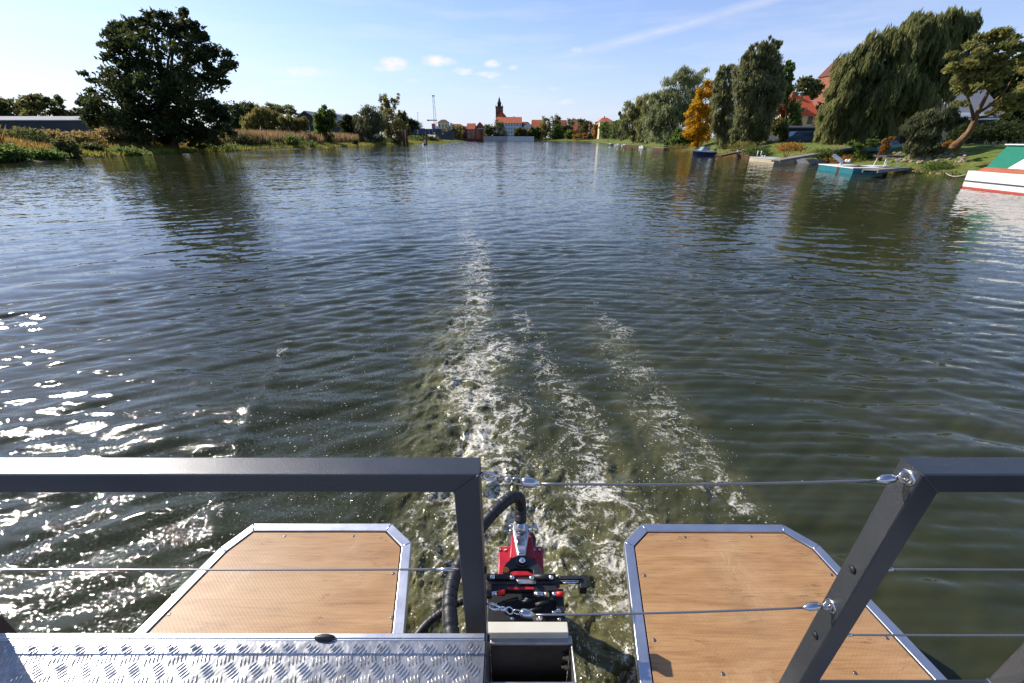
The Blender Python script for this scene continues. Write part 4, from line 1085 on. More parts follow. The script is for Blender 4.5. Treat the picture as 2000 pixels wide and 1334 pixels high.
for nm, b, Y, bl, m_, st, n, lf, lab in RT:
    big = nm == 'weeping_willow'
    lean = 'leaning' in lab
    Tt = tree(nm, lab, {'shrub': 'shrub'}.get(nm, 'bush' if 'bush at' in lab else 'tree'), 'shrubs on the right bank' if nm == 'shrub' else 'trees on the right bank', b, Y, bl, n, lf, m_, style=st,
              K=4300 if big else {'birch_tree': n // 75, 'willow_tree': n // 75, 'broadleaf_tree': 150 if lean else None}.get(nm), spread=.13 if nm == 'birch_tree' else .17, r0=.55 if big else None, wind=(-.04, 0) if big else (.3, .15) if lean else (0, 0), trunk_mat=bark_brown if lean else None)
    if lean:     # its trunk leans over: replace the straight one
        for ch in list(Tt.children):
            if ch.name.startswith('trunk'): bpy.data.objects.remove(ch)
        m = MB(); Yt = 31
        m.tube([V(1862, 290, Yt), V(1876, 276, Yt), V(1893, 258, Yt), V(1903, 238, Yt), V(1908, 222, Yt), V(1920, 200, Yt), V(1938, 165, Yt), V(1950, 120, Yt)],
               [.30, .24, .19, .16, .13, .11, .08, .04], 10)
        m.tube([V(1872, 281, Yt), V(1886, 266, Yt - .2), V(1896, 250, Yt)], [.12, .09, .07], 8)
        m.tube([V(1903, 238, Yt), V(1898, 215, Yt), V(1890, 190, Yt), V(1895, 150, Yt)], [.11, .08, .06, .03], 8)
        m.tube([V(1908, 222, Yt), V(1935, 205, Yt), V(1965, 175, Yt), V(1990, 130, Yt)], [.10, .08, .05, .02], 8)
        m.tube([V(1905, 230, Yt), V(1925, 228, Yt + .3), V(1955, 210, Yt + .3)], [.10, .08, .03], 8)
        m.build('trunk', bark_brown, Tt, smooth=True)

# --- a far belt of woodland closes the horizon
def belt(name, label, px0, px1, Y, top, n, m):
    px = rng.uniform(px0, px1, n); v = (667 - 268) / F
    x = (px - 1000) / F / (CT + v * ST) * Y; k = Y / (CT + v * ST) / F
    prof = top * k * (.55 + .9 * fbm(px / 22.0, px * 0 + top, 5)) + H
    z = rng.uniform(0, 1, n) ** .7 * prof; y = Y + rng.uniform(-15, 15, n)
    C = np.stack([x, y, z + .5], 1); U = unit(rng.normal(size=(n, 3))); Vv = unit(np.cross(U, rng.normal(size=(n, 3)))); s = k * rng.uniform(.8, 2.2, (n, 1))
    o = leaves(name, C, U * s, Vv * s * .6, np.clip(fbm(px / 9.0, z * .2, 8) * 1.2, 0, 1), m, None); tag(o, label, 'woodland', kind='stuff')


belt('woodland', 'far low belt of woodland along the left horizon', -300, 830, 420, 15, 9000, L_OLIVE)
belt('woodland', 'low trees and gardens closing the view behind the town', 800, 1300, 560, 11, 6000, L_OLIVE)
belt('woodland', 'woodland behind the right bank trees', 1180, 2300, 210, 26, 14000, L_OLIVE)

# --- reeds, grass, undergrowth: nobody could count them
def blades(name, label, pts, hgt, wid, m, lean=.25, cat='grass'):
    P = np.array(pts); n = len(P); z = ground_z(P[:, :2]); B = np.stack([P[:, 0], P[:, 1], z - .05], 1)
    hh = hgt * rng.uniform(.5, 1.25, (n, 1)); a = rng.uniform(0, 2 * pi, n)
    tip = B + np.concatenate([rng.normal(size=(n, 2)) * lean * hh + (.12 * hh), hh], 1)
    sd = np.stack([np.cos(a), np.sin(a), 0 * a], 1) * wid * rng.uniform(.6, 1.4, (n, 1))
    vs = np.empty((n, 4, 3)); mid = (B + tip) / 2 + (0, 0, .08) * hh
    vs[:, 0] = B - sd * .5; vs[:, 1] = B + sd * .5; vs[:, 2] = mid + sd; vs[:, 3] = tip
    o = link_mesh(name, vs.reshape(-1, 3), np.arange(4 * n).reshape(n, 4), m)
    cl_ = fbm(P[:, 0] * .35, P[:, 1] * .35, 77); ti = np.clip((cl_ - .3) * 1.6 + rng.uniform(-.2, .2, n), 0, 1)
    at = o.data.attributes.new('tint', 'FLOAT', 'POINT'); at.data.foreach_set('value', np.repeat(ti, 4).astype(np.float32))
    return tag(o, label, cat, kind='stuff')


def bank_pts(path, n, d0, d1, side):
    """random points along a waterline path (photo pixels), d0..d1 metres inland"""
    pp = np.array([W(*p)[:2] for p in path]); seg = np.linalg.norm(np.diff(pp, axis=0), axis=1)
    dist = np.linalg.norm(pp, axis=1); wgt = seg / (.5 * (dist[1:] + dist[:-1])); wgt /= wgt.sum()
    k = rng.choice(len(seg), n, p=wgt); t_ = rng.uniform(0, 1, (n, 1)); p = pp[k] + (pp[k + 1] - pp[k]) * t_
    e = (pp[k + 1] - pp[k]) / seg[k][:, None]; nn = np.stack([-e[:, 1], e[:, 0]], 1) * side
    return p + nn * rng.uniform(d0, d1, (n, 1))


REED = leaf_mat('dry_reed', (.13, .085, .035), (.25, .16, .075), (.42, .28, .14), .35)
GRS = leaf_mat('bank_grass', (0.069, 0.106, 0.020), (0.163, 0.213, 0.037), (0.375, 0.312, 0.075), .4)
GRD = leaf_mat('dry_grass', (.12, .085, .025), (.28, .17, .05), (.45, .26, .08), .4)
blades('reeds', 'tall tan reeds between the water meadow and the warehouse', bank_pts([(480, 294), (560, 292), (640, 288.5), (700, 285), (745, 282.5)], 15000, 6, 17, 1), 2.5, .10, REED, .10, 'reeds')
blades('reeds', 'orange brown reeds on the far left in front of the low shed', bank_pts([(-200, 335), (0, 318), (130, 313), (200, 307.5)], 12000, 9, 26, 1), 2.1, .08, leaf_mat('orange_reed', (.13, .085, .03), (.27, .17, .05), (.42, .25, .09), .35), .2, 'reeds')
blades('grass', 'green grass on the slope of the left bank', bank_pts([(-300, 345), (0, 318), (200, 307.5), (300, 301), (470, 294.5), (640, 288.5), (745, 282.5), (885, 278.4)], 50000, .1, 12, 1), .6, .09, GRS, .35)
blades('grass', 'dry yellow grass on the left bank', bank_pts([(-300, 345), (0, 318), (200, 307.5), (300, 301), (470, 294.5)], 16000, 4, 13, 1), .8, .07, GRD, .3)
blades('grass', 'green grass covering the right bank', bank_pts([(1215, 284), (1290, 290), (1375, 299), (1470, 311), (1600, 321), (1690, 330), (1760, 335), (1885, 346)], 60000, .1, 8, -1), .36, .04, GRS, .4)
blades('grass', 'dry tufts on the right bank', bank_pts([(1290, 290), (1375, 299), (1470, 311), (1600, 321), (1690, 330)], 22000, .5, 6.5, -1), .48, .035, leaf_mat('rusty_dry_grass', (.16, .09, .03), (.32, .17, .06), (.46, .26, .09), .4), .45)


def mound(name, label, px, py, rx, ry, Y, m, n=1500, lf=.16, cat='shrub', group=None, base_py=None):
    while river_dist([(V(px, 270, Y)[0], Y)])[0] < .5: Y *= 1.01
    c = V(px, py, Y); k = ppm(px, py, Y)
    T = empty(name, (c[0], Y, gz(c[0], Y)), label, cat, group)
    P, d, ti, cc, kb = cloud_points([(c[0], Y, c[2], rx * k, rx * k * .8, ry * k)] * 2, n, 60, .34)
    P = P[P[:, 2] > gz(c[0], Y) - .1]; n = len(P)
    U = unit(rng.normal(size=(n, 3)) + (0, 0, .6)); Vv = unit(np.cross(U, rng.normal(size=(n, 3)))); s = lf * rng.uniform(.5, 1.3, (n, 1))
    leaves('foliage', P, U * s, Vv * s * .4, rng.uniform(0, 1, n), m, T)
    mt = MB()
    for q in range(7): mt.tube([(c[0] + R.uniform(-.3, .3), Y, gz(c[0], Y) - .1), tuple(cc[q])], [.03, .01], 5)
    mt.build('stem', bark, T)


for q in [('round tawny tussock overhanging the water at far left', 133, 293, 15, 15, 53.5, L_OLIVE, 2600), ('dark low bush behind the tawny tussock', 72, 282, 26, 12, 60, L_DARK, 3000),
          ('grassy green hump cut by the left edge at the waterline', 8, 300, 26, 12, 46.5, L_GREEN, 3200), ('dark bush under the huge tree, its left side', 262, 270, 30, 12, 76, L_OLIVE, 2400),
          ('small leafy bush right of the sand strip', 745, 276, 12, 6, 150, L_GREEN, 900), ('dark stubby bush on the sand strip', 694, 279, 5, 4.5, 140, L_DARK, 600),
          ('green bush on the meadow left of the sand', 570, 276, 14, 8, 108, L_GREEN, 1200), ('low green bush on the meadow centre', 600, 282, 16, 5, 112, L_GREEN, 1200)]:
    mound('bush', q[0], *q[1:6], q[6], q[7], .24, 'bush', 'bushes on the left bank')
TAW = leaf_mat('tawny_sedge', (.09, .07, .02), (.22, .16, .05), (.36, .25, .09), .4)
for i_, (lab, px, py, rx, ry, Y, mm, nn) in enumerate([
    ('dark rushes behind the green hump at far left', 40, 268, 30, 11, 62, L_OLIVE, 2600), ('tawny sedge clump right of the dark low bush', 105, 268, 22, 9, 66, TAW, 2200),
    ('yellow sedge clump above the tawny tussock', 160, 272, 26, 9, 66, TAW, 2400), ('olive bush right of the tawny tussock', 178, 290, 16, 7, 62, L_OLIVE, 2000),
    ('bright green waterside clump right of the tussock', 92, 303, 20, 7, 50, L_GREEN, 2000), ('tawny tall sedge left of the huge tree', 215, 264, 24, 10, 74, TAW, 2200),
    ('low green waterside clump before the huge tree', 240, 296, 30, 6, 64, L_GREEN, 2200), ('green clump below the huge tree on its right', 420, 287, 30, 7, 88, L_GREEN, 2200),
    ('dark bramble right of the huge tree', 470, 276, 24, 10, 98, L_DARK, 2200), ('leafy green bank bush before the tan reeds', 520, 284, 20, 7, 102, L_GREEN, 1800),
    ('tawny sedge below the tan reeds', 500, 276, 26, 8, 104, TAW, 1800), ('low dark green bush at the right end of the sand', 765, 277, 16, 6, 185, L_OLIVE, 1600),
    ('pale bush on the spit by the mooring dolphin', 812, 272, 16, 5, 225, L_GREEN, 1200), ('olive bush at the tip of the spit', 842, 272, 14, 4, 240, L_OLIVE, 1000)]):
    mound('bush', lab, px, py, rx, ry, Y, mm, nn, .26 if Y < 120 else .5, 'bush', 'bushes on the left bank')
for q in [('shrub with reddish tips near the upper gangway end', 1545, 287, 22, 7, 46, L_RUST, 1600, .10), ('green thicket behind the pontoon boats', 1480, 296, 22, 8, 51, L_GREEN, 1700, .12),
          ('green shrub mass between the gangways', 1610, 300, 26, 7, 42, L_GREEN, 1800, .09), ('orange brown brush behind the motor punt', 1650, 313, 24, 6, 36.5, L_RUST, 1200, .08),
          ('bright green clump at the waterline near the white boat', 1835, 326, 22, 9, 28.8, L_GREEN, 2000, .06), ('rust and green brush right of the small motorboat', 1450, 288, 26, 8, 62, L_YELLOW, 1700, .13),
          ('low brush left of the small motorboat', 1330, 289, 22, 6, 74, L_YELLOW, 1500, .15)]:
    mound('bush', q[0], *q[1:6], q[6], q[7], q[8], 'bush', 'bushes on the right bank')
for q in [('added dark shrub standing in for the shade under the boathouse eave, the right one', 1955, 258, 36, 15, 50, 2600), ('added dark shrub standing in for the shade under the boathouse eave, the left one', 1888, 258, 26, 13, 50, 2200),
          ('added dark shrub standing in for shade at the right picture edge behind the cabin boat', 2015, 262, 36, 16, 48, 2200)]:
    mound('bush', q[0], *q[1:6], L_DARK, q[6], .16, 'bush', 'bushes on the right bank')  # shrubs added as dark masses to stand in for the black shade here
# stones on the right bank: individual boulders
stone = brickish('river_stone', (.16, .115, .085), (.38, .29, .225), 4, .9)
proto_st = None; k_ = 0
STP = [(1735 + R.uniform(0, 150), R.uniform(298, 319)) for _ in range(95)] + [(1700 + R.uniform(0, 170), None) for _ in range(40)]
for px, py in STP:
    if py is None:
        px2 = px; yb_ = np.interp(px, [1690, 1760, 1800, 1850, 1885], [330, 335, 339, 345, 346]); p = W(px2, yb_ - .6); p = p[:2]
    else:
        p = G(px, py)[:2]
    r = R.choice((.08, .11, .14, .19)) * R.uniform(.8, 1.25)
    if proto_st is None:
        m = MB(); m.ball((0, 0, 0), (1, .8, .6), 8, 6)
        m.v = [tuple(np.array(v) * (1 + .22 * sin(7 * v[0] + 3 * v[1]) * cos(5 * v[2] + v[1] * 4))) for v in m.v]
        o = proto_st = m.build('boulder', stone, base=(0, 0, 0), smooth=False)
    else:
        o = proto_st.copy(); scene.collection.objects.link(o)
    o.location = (p[0], p[1], gz(p[0], p[1]) + r * .1); o.scale = (r, r, r); o.rotation_euler = (R.uniform(-.4, .4), R.uniform(-.4, .4), R.uniform(0, 6))
    tag(o, 'pinkish stone lying in the rubble on the right bank' if py is not None else 'brown stone in the row along the right waterline', 'stone', 'stones on the upper bank' if py is not None else 'stones at the waterline')
# ------------------------------------------------------------------ buildings
M_RED = brickish('red_roof_tiles', (.30, .075, .035), (.50, .15, .07), 1.5)
M_REDD = brickish('dull_red_roof_tiles', (.17, .055, .035), (.32, .11, .065), 1.5)
M_BRICK = brickish('red_brick', (.22, .075, .045), (.36, .14, .085), 2)
M_DBRICK = brickish('dark_brick', (.09, .035, .026), (.18, .07, .05), 1)
M_WHITE = brickish('white_render', (.58, .57, .55), (.70, .69, .66), .5)
M_BLUEW = brickish('pale_blue_render', (.42, .48, .55), (.54, .60, .66), .5)
M_CREAM = brickish('cream_render', (.58, .48, .28), (.70, .60, .38), .6)
M_SLATE = brickish('grey_metal_roof', (.20, .20, .21), (.32, .32, .33), .6)
M_DARKW = brickish('dark_cladding', (.035, .038, .045), (.06, .062, .07), .5)
M_BLUES = brickish('blue_grey_cladding', (.035, .040, .055), (.065, .07, .085), .5)
M_GLASS = plain('window_glass', (.03, .04, .05), .1)
M_COPPER = brickish('dark_copper', (.02, .028, .026), (.05, .065, .058), .6)
M_CONC = brickish('concrete', (.34, .34, .32), (.50, .49, .46), .8)
M_WOODG = brickish('weathered_wood', (.17, .15, .13), (.36, .32, .27), 6)
M_BROWNW = brickish('brown_wood', (.10, .06, .035), (.22, .14, .08), 6)
M_WPAINT = plain('white_paint', (.76, .76, .74), .35, 0, .05)
M_NAVY = plain('navy_paint', (.02, .035, .11), .35)
M_DGREY = plain('dark_grey_paint', (.04, .042, .045), .5)
M_RUSTY = brickish('rusty_steel', (.06, .032, .022), (.15, .075, .045), 4)


def house(name, label, cat, group, pl, pr, py_base, py_eave, py_ridge, Y, depth, wall, roof, gable=False, cols=0, rows=0, chim=0, over=.4, hip=0, wz0=None, side_win=0):
    """front wall spans photo columns pl..pr at distance Y; ridge along x, or pointing at us when gable"""
    x0, x1 = V(pl, py_eave, Y)[0], V(pr, py_eave, Y)[0]; ze = V(pl, py_eave, Y)[2]; zr = V((pl + pr) / 2, py_ridge, Y if gable else Y + depth / 2)[2]
    zb = min(V(pl, py_base, Y)[2], gz((x0 + x1) / 2, Y)) - .5
    T = empty(name, ((x0 + x1) / 2, Y, zb), label, cat, group)
    m = MB(); y1 = Y + depth; xm, ym = (x0 + x1) / 2, (Y + y1) / 2
    if gable:
        m.add([(x0, Y, zb), (x1, Y, zb), (x1, Y, ze), (xm, Y, zr), (x0, Y, ze), (x0, y1, zb), (x1, y1, zb), (x1, y1, ze), (xm, y1, zr), (x0, y1, ze)],
              [(0, 1, 2, 3, 4), (9, 8, 7, 6, 5), (0, 4, 9, 5), (1, 6, 7, 2)])
    else:
        hh = hip * (x1 - x0)
        if hip: m.box(x0, x1, Y, y1, zb, ze)
        else: m.add([(x0, Y, zb), (x0, y1, zb), (x0, y1, ze), (x0, ym, zr), (x0, Y, ze), (x1, Y, zb), (x1, y1, zb), (x1, y1, ze), (x1, ym, zr), (x1, Y, ze)],
                    [(0, 4, 3, 2, 1), (5, 6, 7, 8, 9), (0, 5, 9, 4), (1, 2, 7, 6)])
    wo = m.build('wall', wall, T)
    r = MB(); th = .25
    def slope(a, b, c, d):
        a, b, c, d = [np.array(q, float) for q in (a, b, c, d)]; up = np.array((0, 0, th)); o_ = np.array((0, 0, .02))
        r.add([a + o_, b + o_, c + o_, d + o_, a + up, b + up, c + up, d + up], [(3, 2, 1, 0), (4, 5, 6, 7), (0, 1, 5, 4), (1, 2, 6, 5), (2, 3, 7, 6), (3, 0, 4, 7)])
    if gable:
        k = (zr - ze) / (xm - x0); o = over
        slope((x0 - o, Y - o, ze - k * o), (xm, Y - o, zr), (xm, y1, zr), (x0 - o, y1, ze - k * o)); slope((xm, Y - o, zr), (x1 + o, Y - o, ze - k * o), (x1 + o, y1, ze - k * o), (xm, y1, zr))
    elif hip:
        o = over; k = (zr - ze) / (ym - Y); z_ = ze - k * o * .0
        A = [(x0 - o, Y - o, z_), (x1 + o, Y - o, z_), (x1 + o, y1 + o, z_), (x0 - o, y1 + o, z_)]; p, q = (x0 + hh, ym, zr), (x1 - hh, ym, zr)
        r.add(A + [p, q], [(0, 1, 5, 4), (1, 2, 5), (2, 3, 4, 5), (3, 0, 4), (3, 2, 1, 0)])
    else:
        k = (zr - ze) / (ym - Y); o = over
        slope((x0 - o, Y - o, ze - k * o), (x1 + o, Y - o, ze - k * o), (x1 + o, ym, zr), (x0 - o, ym, zr)); slope((x0 - o, ym, zr), (x1 + o, ym, zr), (x1 + o, y1 + o, ze - k * o), (x0 - o, y1 + o, ze - k * o))
    ro = r.build('roof', roof, T)
    for i in range(chim):
        cx = x0 + (x1 - x0) * (i + .6) / (chim + .3); MB().box(cx - .4, cx + .4, ym - .4, ym + .4, zr - 1, zr + 1.0).build('chimney', M_BRICK, ro)
    vis = V(pl, py_base, Y)[2] if wz0 is None else wz0
    for j in range(rows):
        for i in range(cols):
            w_ = (x1 - x0) / cols; hh_ = (ze - vis) / rows
            cx = x0 + w_ * (i + .5); cz = vis + hh_ * (j + .52)
            m = MB(); m.box(cx - w_ * .24, cx + w_ * .24, Y - .06, Y - .004, cz - hh_ * .3, cz + hh_ * .3); f_ = m.build('window', M_WPAINT, T)
            MB().box(cx - w_ * .19, cx + w_ * .19, Y - .08, Y - .062, cz - hh_ * .26, cz + hh_ * .26).build('pane', M_GLASS, f_)
    return T


# left side sheds
house('storage_shed', 'long low dark blue shed with pale roof line at the far left', 'shed', None, -260, 172, 262, 236, 229, 118, 18, M_BLUES, M_SLATE, over=.3, cols=0)
house('warehouse', 'long grey warehouse with dark gable behind the reeds', 'warehouse', None, 574, 622, 262, 234, 217.5, 178, 75, M_DARKW, M_SLATE, gable=True, cols=3, rows=1)
house('warehouse', 'pale shed annex with white end wall behind the green tree', 'shed', None, 622, 668, 262, 228, 221, 200, 50, M_WHITE, M_SLATE, gable=True)
house('gatehouse', 'square tower-like house with brown flat cornice by the blue ship', 'house', 'town houses', 855, 874, 268, 239, 233.5, 400, 12, M_CREAM, M_DBRICK, cols=3, rows=2, hip=.3)
# town
house('town_house', 'brick-roofed low house behind the yellow tree', 'house', 'town houses', 880, 903, 268, 246, 242, 420, 14, M_BRICK, M_REDD, hip=.25, cols=3, rows=1)
house('town_house', 'red gabled brick house left of the brick pier', 'house', 'town houses', 912, 927, 270, 252, 241.5, 408, 16, M_BRICK, M_RED, cols=2, rows=2)
house('town_house', 'steep red-roofed brick house directly behind the pier', 'house', 'town houses', 926, 948, 270, 252, 239, 418, 20, M_BRICK, M_RED, gable=True, cols=3, rows=2)
house('town_house', 'small dark house between the red brick houses', 'house', 'town houses', 905, 914, 270, 254, 247, 425, 12, M_DBRICK, M_REDD, cols=2, rows=1)
house('town_hall', 'large pale blue building with many windows and red roof', 'building', None, 969, 1019, 269, 240.5, 229, 440, 30, M_BLUEW, M_RED, cols=9, rows=4, chim=2)
house('town_house', 'white gabled house right of the pale blue building', 'house', 'town houses', 1022, 1040, 268, 247, 238.5, 450, 18, M_WHITE, M_RED, gable=True, cols=3, rows=2)
house('town_house', 'dark-roofed small house touching the pale blue building', 'house', 'town houses', 1018, 1030, 268, 244, 238.5, 470, 14, M_DBRICK, M_DBRICK)
house('town_house', 'wide red roof between quay trees and the tall narrow tree', 'house', 'town houses', 1040, 1062, 268, 249, 234.5, 455, 24, M_BRICK, M_RED)
house('town_house', 'dull red roof behind the round brown topped tree', 'house', 'town houses', 1088, 1108, 268, 250, 235, 450, 24, M_BRICK, M_REDD)
house('town_house', 'long red roof right of the dark tree', 'house', 'town houses', 1119, 1144, 268, 246, 233.5, 440, 24, M_BRICK, M_REDD, chim=2)
house('town_house', 'small red lean-to roof low between the trees', 'house', 'town houses', 1118, 1128, 268, 255, 247, 405, 10, M_BRICK, M_RED)
house('town_house', 'low red roof joining the long red roof', 'house', 'town houses', 1144, 1158, 268, 249, 238, 430, 20, M_BRICK, M_REDD)
house('town_house', 'narrow white gable with pointed roof', 'house', 'town houses', 1151, 1160, 268, 254, 241.5, 385, 20, M_WHITE, M_REDD, gable=True, cols=2, rows=2)
house('town_house', 'hipped bright red roof over cream walls beside the willow row', 'house', 'town houses', 1172, 1199, 268, 238, 230, 345, 18, M_CREAM, M_RED, hip=.3, chim=1, cols=4, rows=2)
# church
Yc = 485; xc = V(975.5, 230, Yc)[0]; kc = ppm(975, 230, Yc); zc = lambda py: float(V(975, py, Yc)[2])
T = empty('church', (xc, Yc, 1.0), 'church with dark brick tower and slender green-black spire', 'church')
hw = 7.0 * kc
m = MB(); m.box(xc - hw, xc + hw, Yc - hw, Yc + hw, 0, zc(208)); m.box(xc - hw * 1.08, xc + hw * 1.08, Yc - hw * 1.08, Yc + hw * 1.08, zc(210.5), zc(209)); tw = m.build('tower', M_DBRICK, T)
for px in (-1, 1):
    m = MB(); m.box(xc + px * hw * .45 - .7, xc + px * hw * .45 + .7, Yc - hw - .08, Yc - hw - .01, zc(217), zc(212)); m.build('window', M_GLASS, tw)
r = lambda q: q * kc
m = MB(); m.lathe((xc, Yc), [(r(3.6), zc(208)), (r(3.6), zc(203)), (r(4.1), zc(202)), (r(3.3), zc(199.5)), (r(2.3), zc(198)), (r(1.9), zc(196)), (r(1.9), zc(195)), (r(1.5), zc(193)), (r(.6), zc(191)), (r(.25), zc(189.5)), (r(.08), zc(186))], 10)
m.build('spire', M_COPPER, T, smooth=True)
for q in (-1, 1):
    MB().lathe((xc + q * hw * .9, Yc - hw * .9), [(r(.8), zc(208)), (r(.7), zc(206)), (.1, zc(205.5))], 6).build('pinnacle', M_COPPER, tw)
xa_, xb_ = V(969, 240, Yc - 10)[0], V(989, 240, Yc - 10)[0]; xm_ = (xa_ + xb_) / 2
m = MB(); m.add([(xa_, Yc - 12, 0), (xb_, Yc - 12, 0), (xb_, Yc - 12, zc(230)), (xm_, Yc - 12, zc(218)), (xa_, Yc - 12, zc(230)), (xa_, Yc + 60, 0), (xb_, Yc + 60, 0), (xb_, Yc + 60, zc(230)), (xm_, Yc + 60, zc(218)), (xa_, Yc + 60, zc(230))],
                [(0, 1, 2, 3, 4), (9, 8, 7, 6, 5), (0, 4, 9, 5), (1, 6, 7, 2)]); m.build('nave', M_BRICK, T)
m = MB(); m.add([(xa_ - .5, Yc - 13, zc(230.4)), (xm_, Yc - 13, zc(217.6)), (xm_, Yc + 60, zc(217.6)), (xa_ - .5, Yc + 60, zc(230.4))], [(0, 1, 2, 3)])
m.add([(xm_, Yc - 13, zc(217.6)), (xb_ + .5, Yc - 13, zc(230.4)), (xb_ + .5, Yc + 60, zc(230.4)), (xm_, Yc + 60, zc(217.6))], [(0, 1, 2, 3)])
ro = m.build('roof', M_REDD, T); md = ro.modifiers.new('solid', 'SOLIDIFY'); md.thickness = .3; md.offset = 1
# quay walls
xq0, xq1, xq2 = V(941, 272, QY - 1)[0], V(991, 272, QY - 1)[0], V(1043, 272, QY - 1)[0]; zq = V(990, 266.3, QY - 1)[2]
MBq = MB(); MBq.box(xq0, xq1 - .02, QY - 2, QY + 3, -1.5, zq)
for i in range(40): x = xq0 + (xq1 - xq0) * (i + .5) / 40; MBq.box(x - .18, x + .18, QY - 2.2, QY - 2.002, -1, zq)
tag(MBq.build('quay_wall', M_CONC, base=((xq0 + xq1) / 2, QY, 0)), 'ribbed blue grey quay wall under the round trees', 'quay wall', 'quay walls of the town')
MBq = MB(); MBq.box(xq1, xq2, QY - 2.1, QY + 3, -1.5, zq - .1); MBq.box(xq1, xq2, QY - 2.3, QY - 2.102, zq - .7, zq - .3)
tag(MBq.build('quay_wall', M_WHITE, base=((xq2 + xq1) / 2, QY, 0)), 'whitish smooth quay wall left of the tall narrow tree', 'quay wall', 'quay walls of the town')
# brick pier and dark sheet piling
T = empty('pier', V(940, 273, 322), 'red brick lock pier with pale cap in front of the town', 'pier')
a = V(930, 268, 322); b = V(944, 268, 322); zt_ = V(940, 250.5, 322)[2]
MB().box(a[0], b[0], 320, 327, -1.5, zt_ - .5).build('brick_block', M_BRICK, T); MB().box(a[0] + (b[0] - a[0]) * .2, b[0] + .5, 319.6, 327.4, zt_ - .498, zt_).build('cap', M_CONC, T)
MB().box(V(939, 268, 319)[0], V(942.5, 268, 319)[0], 318.8, 319.55, -1.5, V(940, 252, 319)[2]).build('fender_post', M_RUSTY, T)
a0, a1 = V(884, 273, 318)[0], V(941, 273, 318)[0]
m = MB(); m.box(a0, a1, 318, 318.7, -1.5, V(900, 271, 318)[2])
for i in range(26): x = a0 + (a1 - a0) * (i + .5) / 26; m.box(x - .3, x + .3, 317.7, 317.998, -1.5, V(900, 271, 318)[2] - .05)
tag(m.build('sheet_pile_wall', M_RUSTY, base=((a0 + a1) / 2, 318, 0)), 'low black sheet piling in the water left of the pier', 'quay wall')

# right bank houses
T = house('red_roof_house', 'yellow house with bright red tiled roof and dormers among the trees', 'house', None, 1541, 1592, 262, 222, 190, 96, 9, M_CREAM, brickish('bright_red_tiles', (.46, .070, .028), (.64, .13, .05), 1.5), over=.5, chim=1)
Yh = 96
for (px, py) in ((1559, 214), (1572, 214)):
    c = V(px, py, Yh - .2); k = ppm(px, py, Yh)
    m = MB(); m.box(c[0] - 5 * k, c[0] + 5 * k, Yh + .4, Yh + 3.5, c[2] - 4 * k, c[2] + 4 * k); dm = m.build('dormer', M_WHITE, T)
    m = MB(); m.add([(c[0] - 6.5 * k, Yh + .1, c[2] + 3.6 * k), (c[0] + 6.5 * k, Yh + .1, c[2] + 3.6 * k), (c[0] + 6.5 * k, Yh + 4.5, c[2] + 9 * k), (c[0] - 6.5 * k, Yh + 4.5, c[2] + 9 * k)], [(0, 1, 2, 3)])
    r_ = m.build('dormer_roof', M_REDD, dm); r_.modifiers.new('s', 'SOLIDIFY').thickness = .12
    MB().box(c[0] - 3.2 * k, c[0] + 3.2 * k, Yh + .33, Yh + .39, c[2] - 3 * k, c[2] + 2.6 * k).build('window', M_GLASS, dm)
for px in (1550, 1582):
    c = V(px, 235, Yh - .01); MB().box(c[0] - .5, c[0] + .5, Yh - .08, Yh - .01, c[2] - .7, c[2] + .7).build('window', M_GLASS, T)
m = MB(); c0, c1 = V(1543, 238, Yh - 3), V(1568, 243, Yh - 3); m.box(c0[0], c1[0], Yh - 3, Yh - .02, c1[2] - .15, c1[2]); m.build('porch_roof', M_REDD, T)
house('garden_wall_shed', 'dark low shed behind the blue van', 'shed', None, 1532, 1600, 268, 252, 249, 74, 5, M_DARKW, M_DARKW, over=.3)
house('minster', 'high red hipped church roof rising behind the weeping willow', 'church', None, 1630, 1720, 200, 146, 113, 185, 9, M_BRICK, M_DBRICK, hip=.12)
Ym = 188; c = V(1671, 110, Ym); k = ppm(1671, 110, Ym)
T = empty('roof_turret', (c[0], Ym, V(1671, 118, Ym)[2]), 'thin green copper turret on the high red church roof', 'turret')
zz = lambda py: float(V(1671, py, Ym)[2])
MB().lathe((c[0], Ym), [(3.2 * k, zz(125)), (3.2 * k, zz(108)), (4 * k, zz(107)), (3.4 * k, zz(103)), (2.0 * k, zz(100)), (3.0 * k, zz(97.5)), (1.0 * k, zz(94)), (.4 * k, zz(91))], 10).build('dome', brickish('verdigris', (.05, .11, .09), (.10, .19, .15), 1), T, smooth=True)
MB().tube([(c[0], Ym, zz(92)), (c[0], Ym, zz(84))], .12, 6).build('finial', M_DGREY, T)
house('orange_roof_house', 'house with orange tiled roof behind the leaning tree', 'house', None, 1930, 2110, 262, 186, 128, 66, 12, M_CREAM, brickish('orange_tiles', (.52, .12, .03), (.70, .20, .06), 2), over=.5, chim=1)
T = house('boat_house', 'grey-roofed boathouse with white eaves behind the leaning tree', 'boathouse', None, 1868, 1948, 262, 222, 176, 54, 7, M_DARKW, M_SLATE, over=.6)
a, b = V(1866, 230, 52.8), V(1944, 222, 52.8)
MB().box(a[0], b[0], 52.9, 53.3, b[2] - .32, b[2] + .12).build('eave_board', M_WPAINT, T)
a, b = V(1868, 238, 51.5), V(1944, 240, 51.5)
MB().box(a[0], b[0], 51.2, 52.8, b[2] + .3, b[2] + .46).build('awning', M_WPAINT, T)

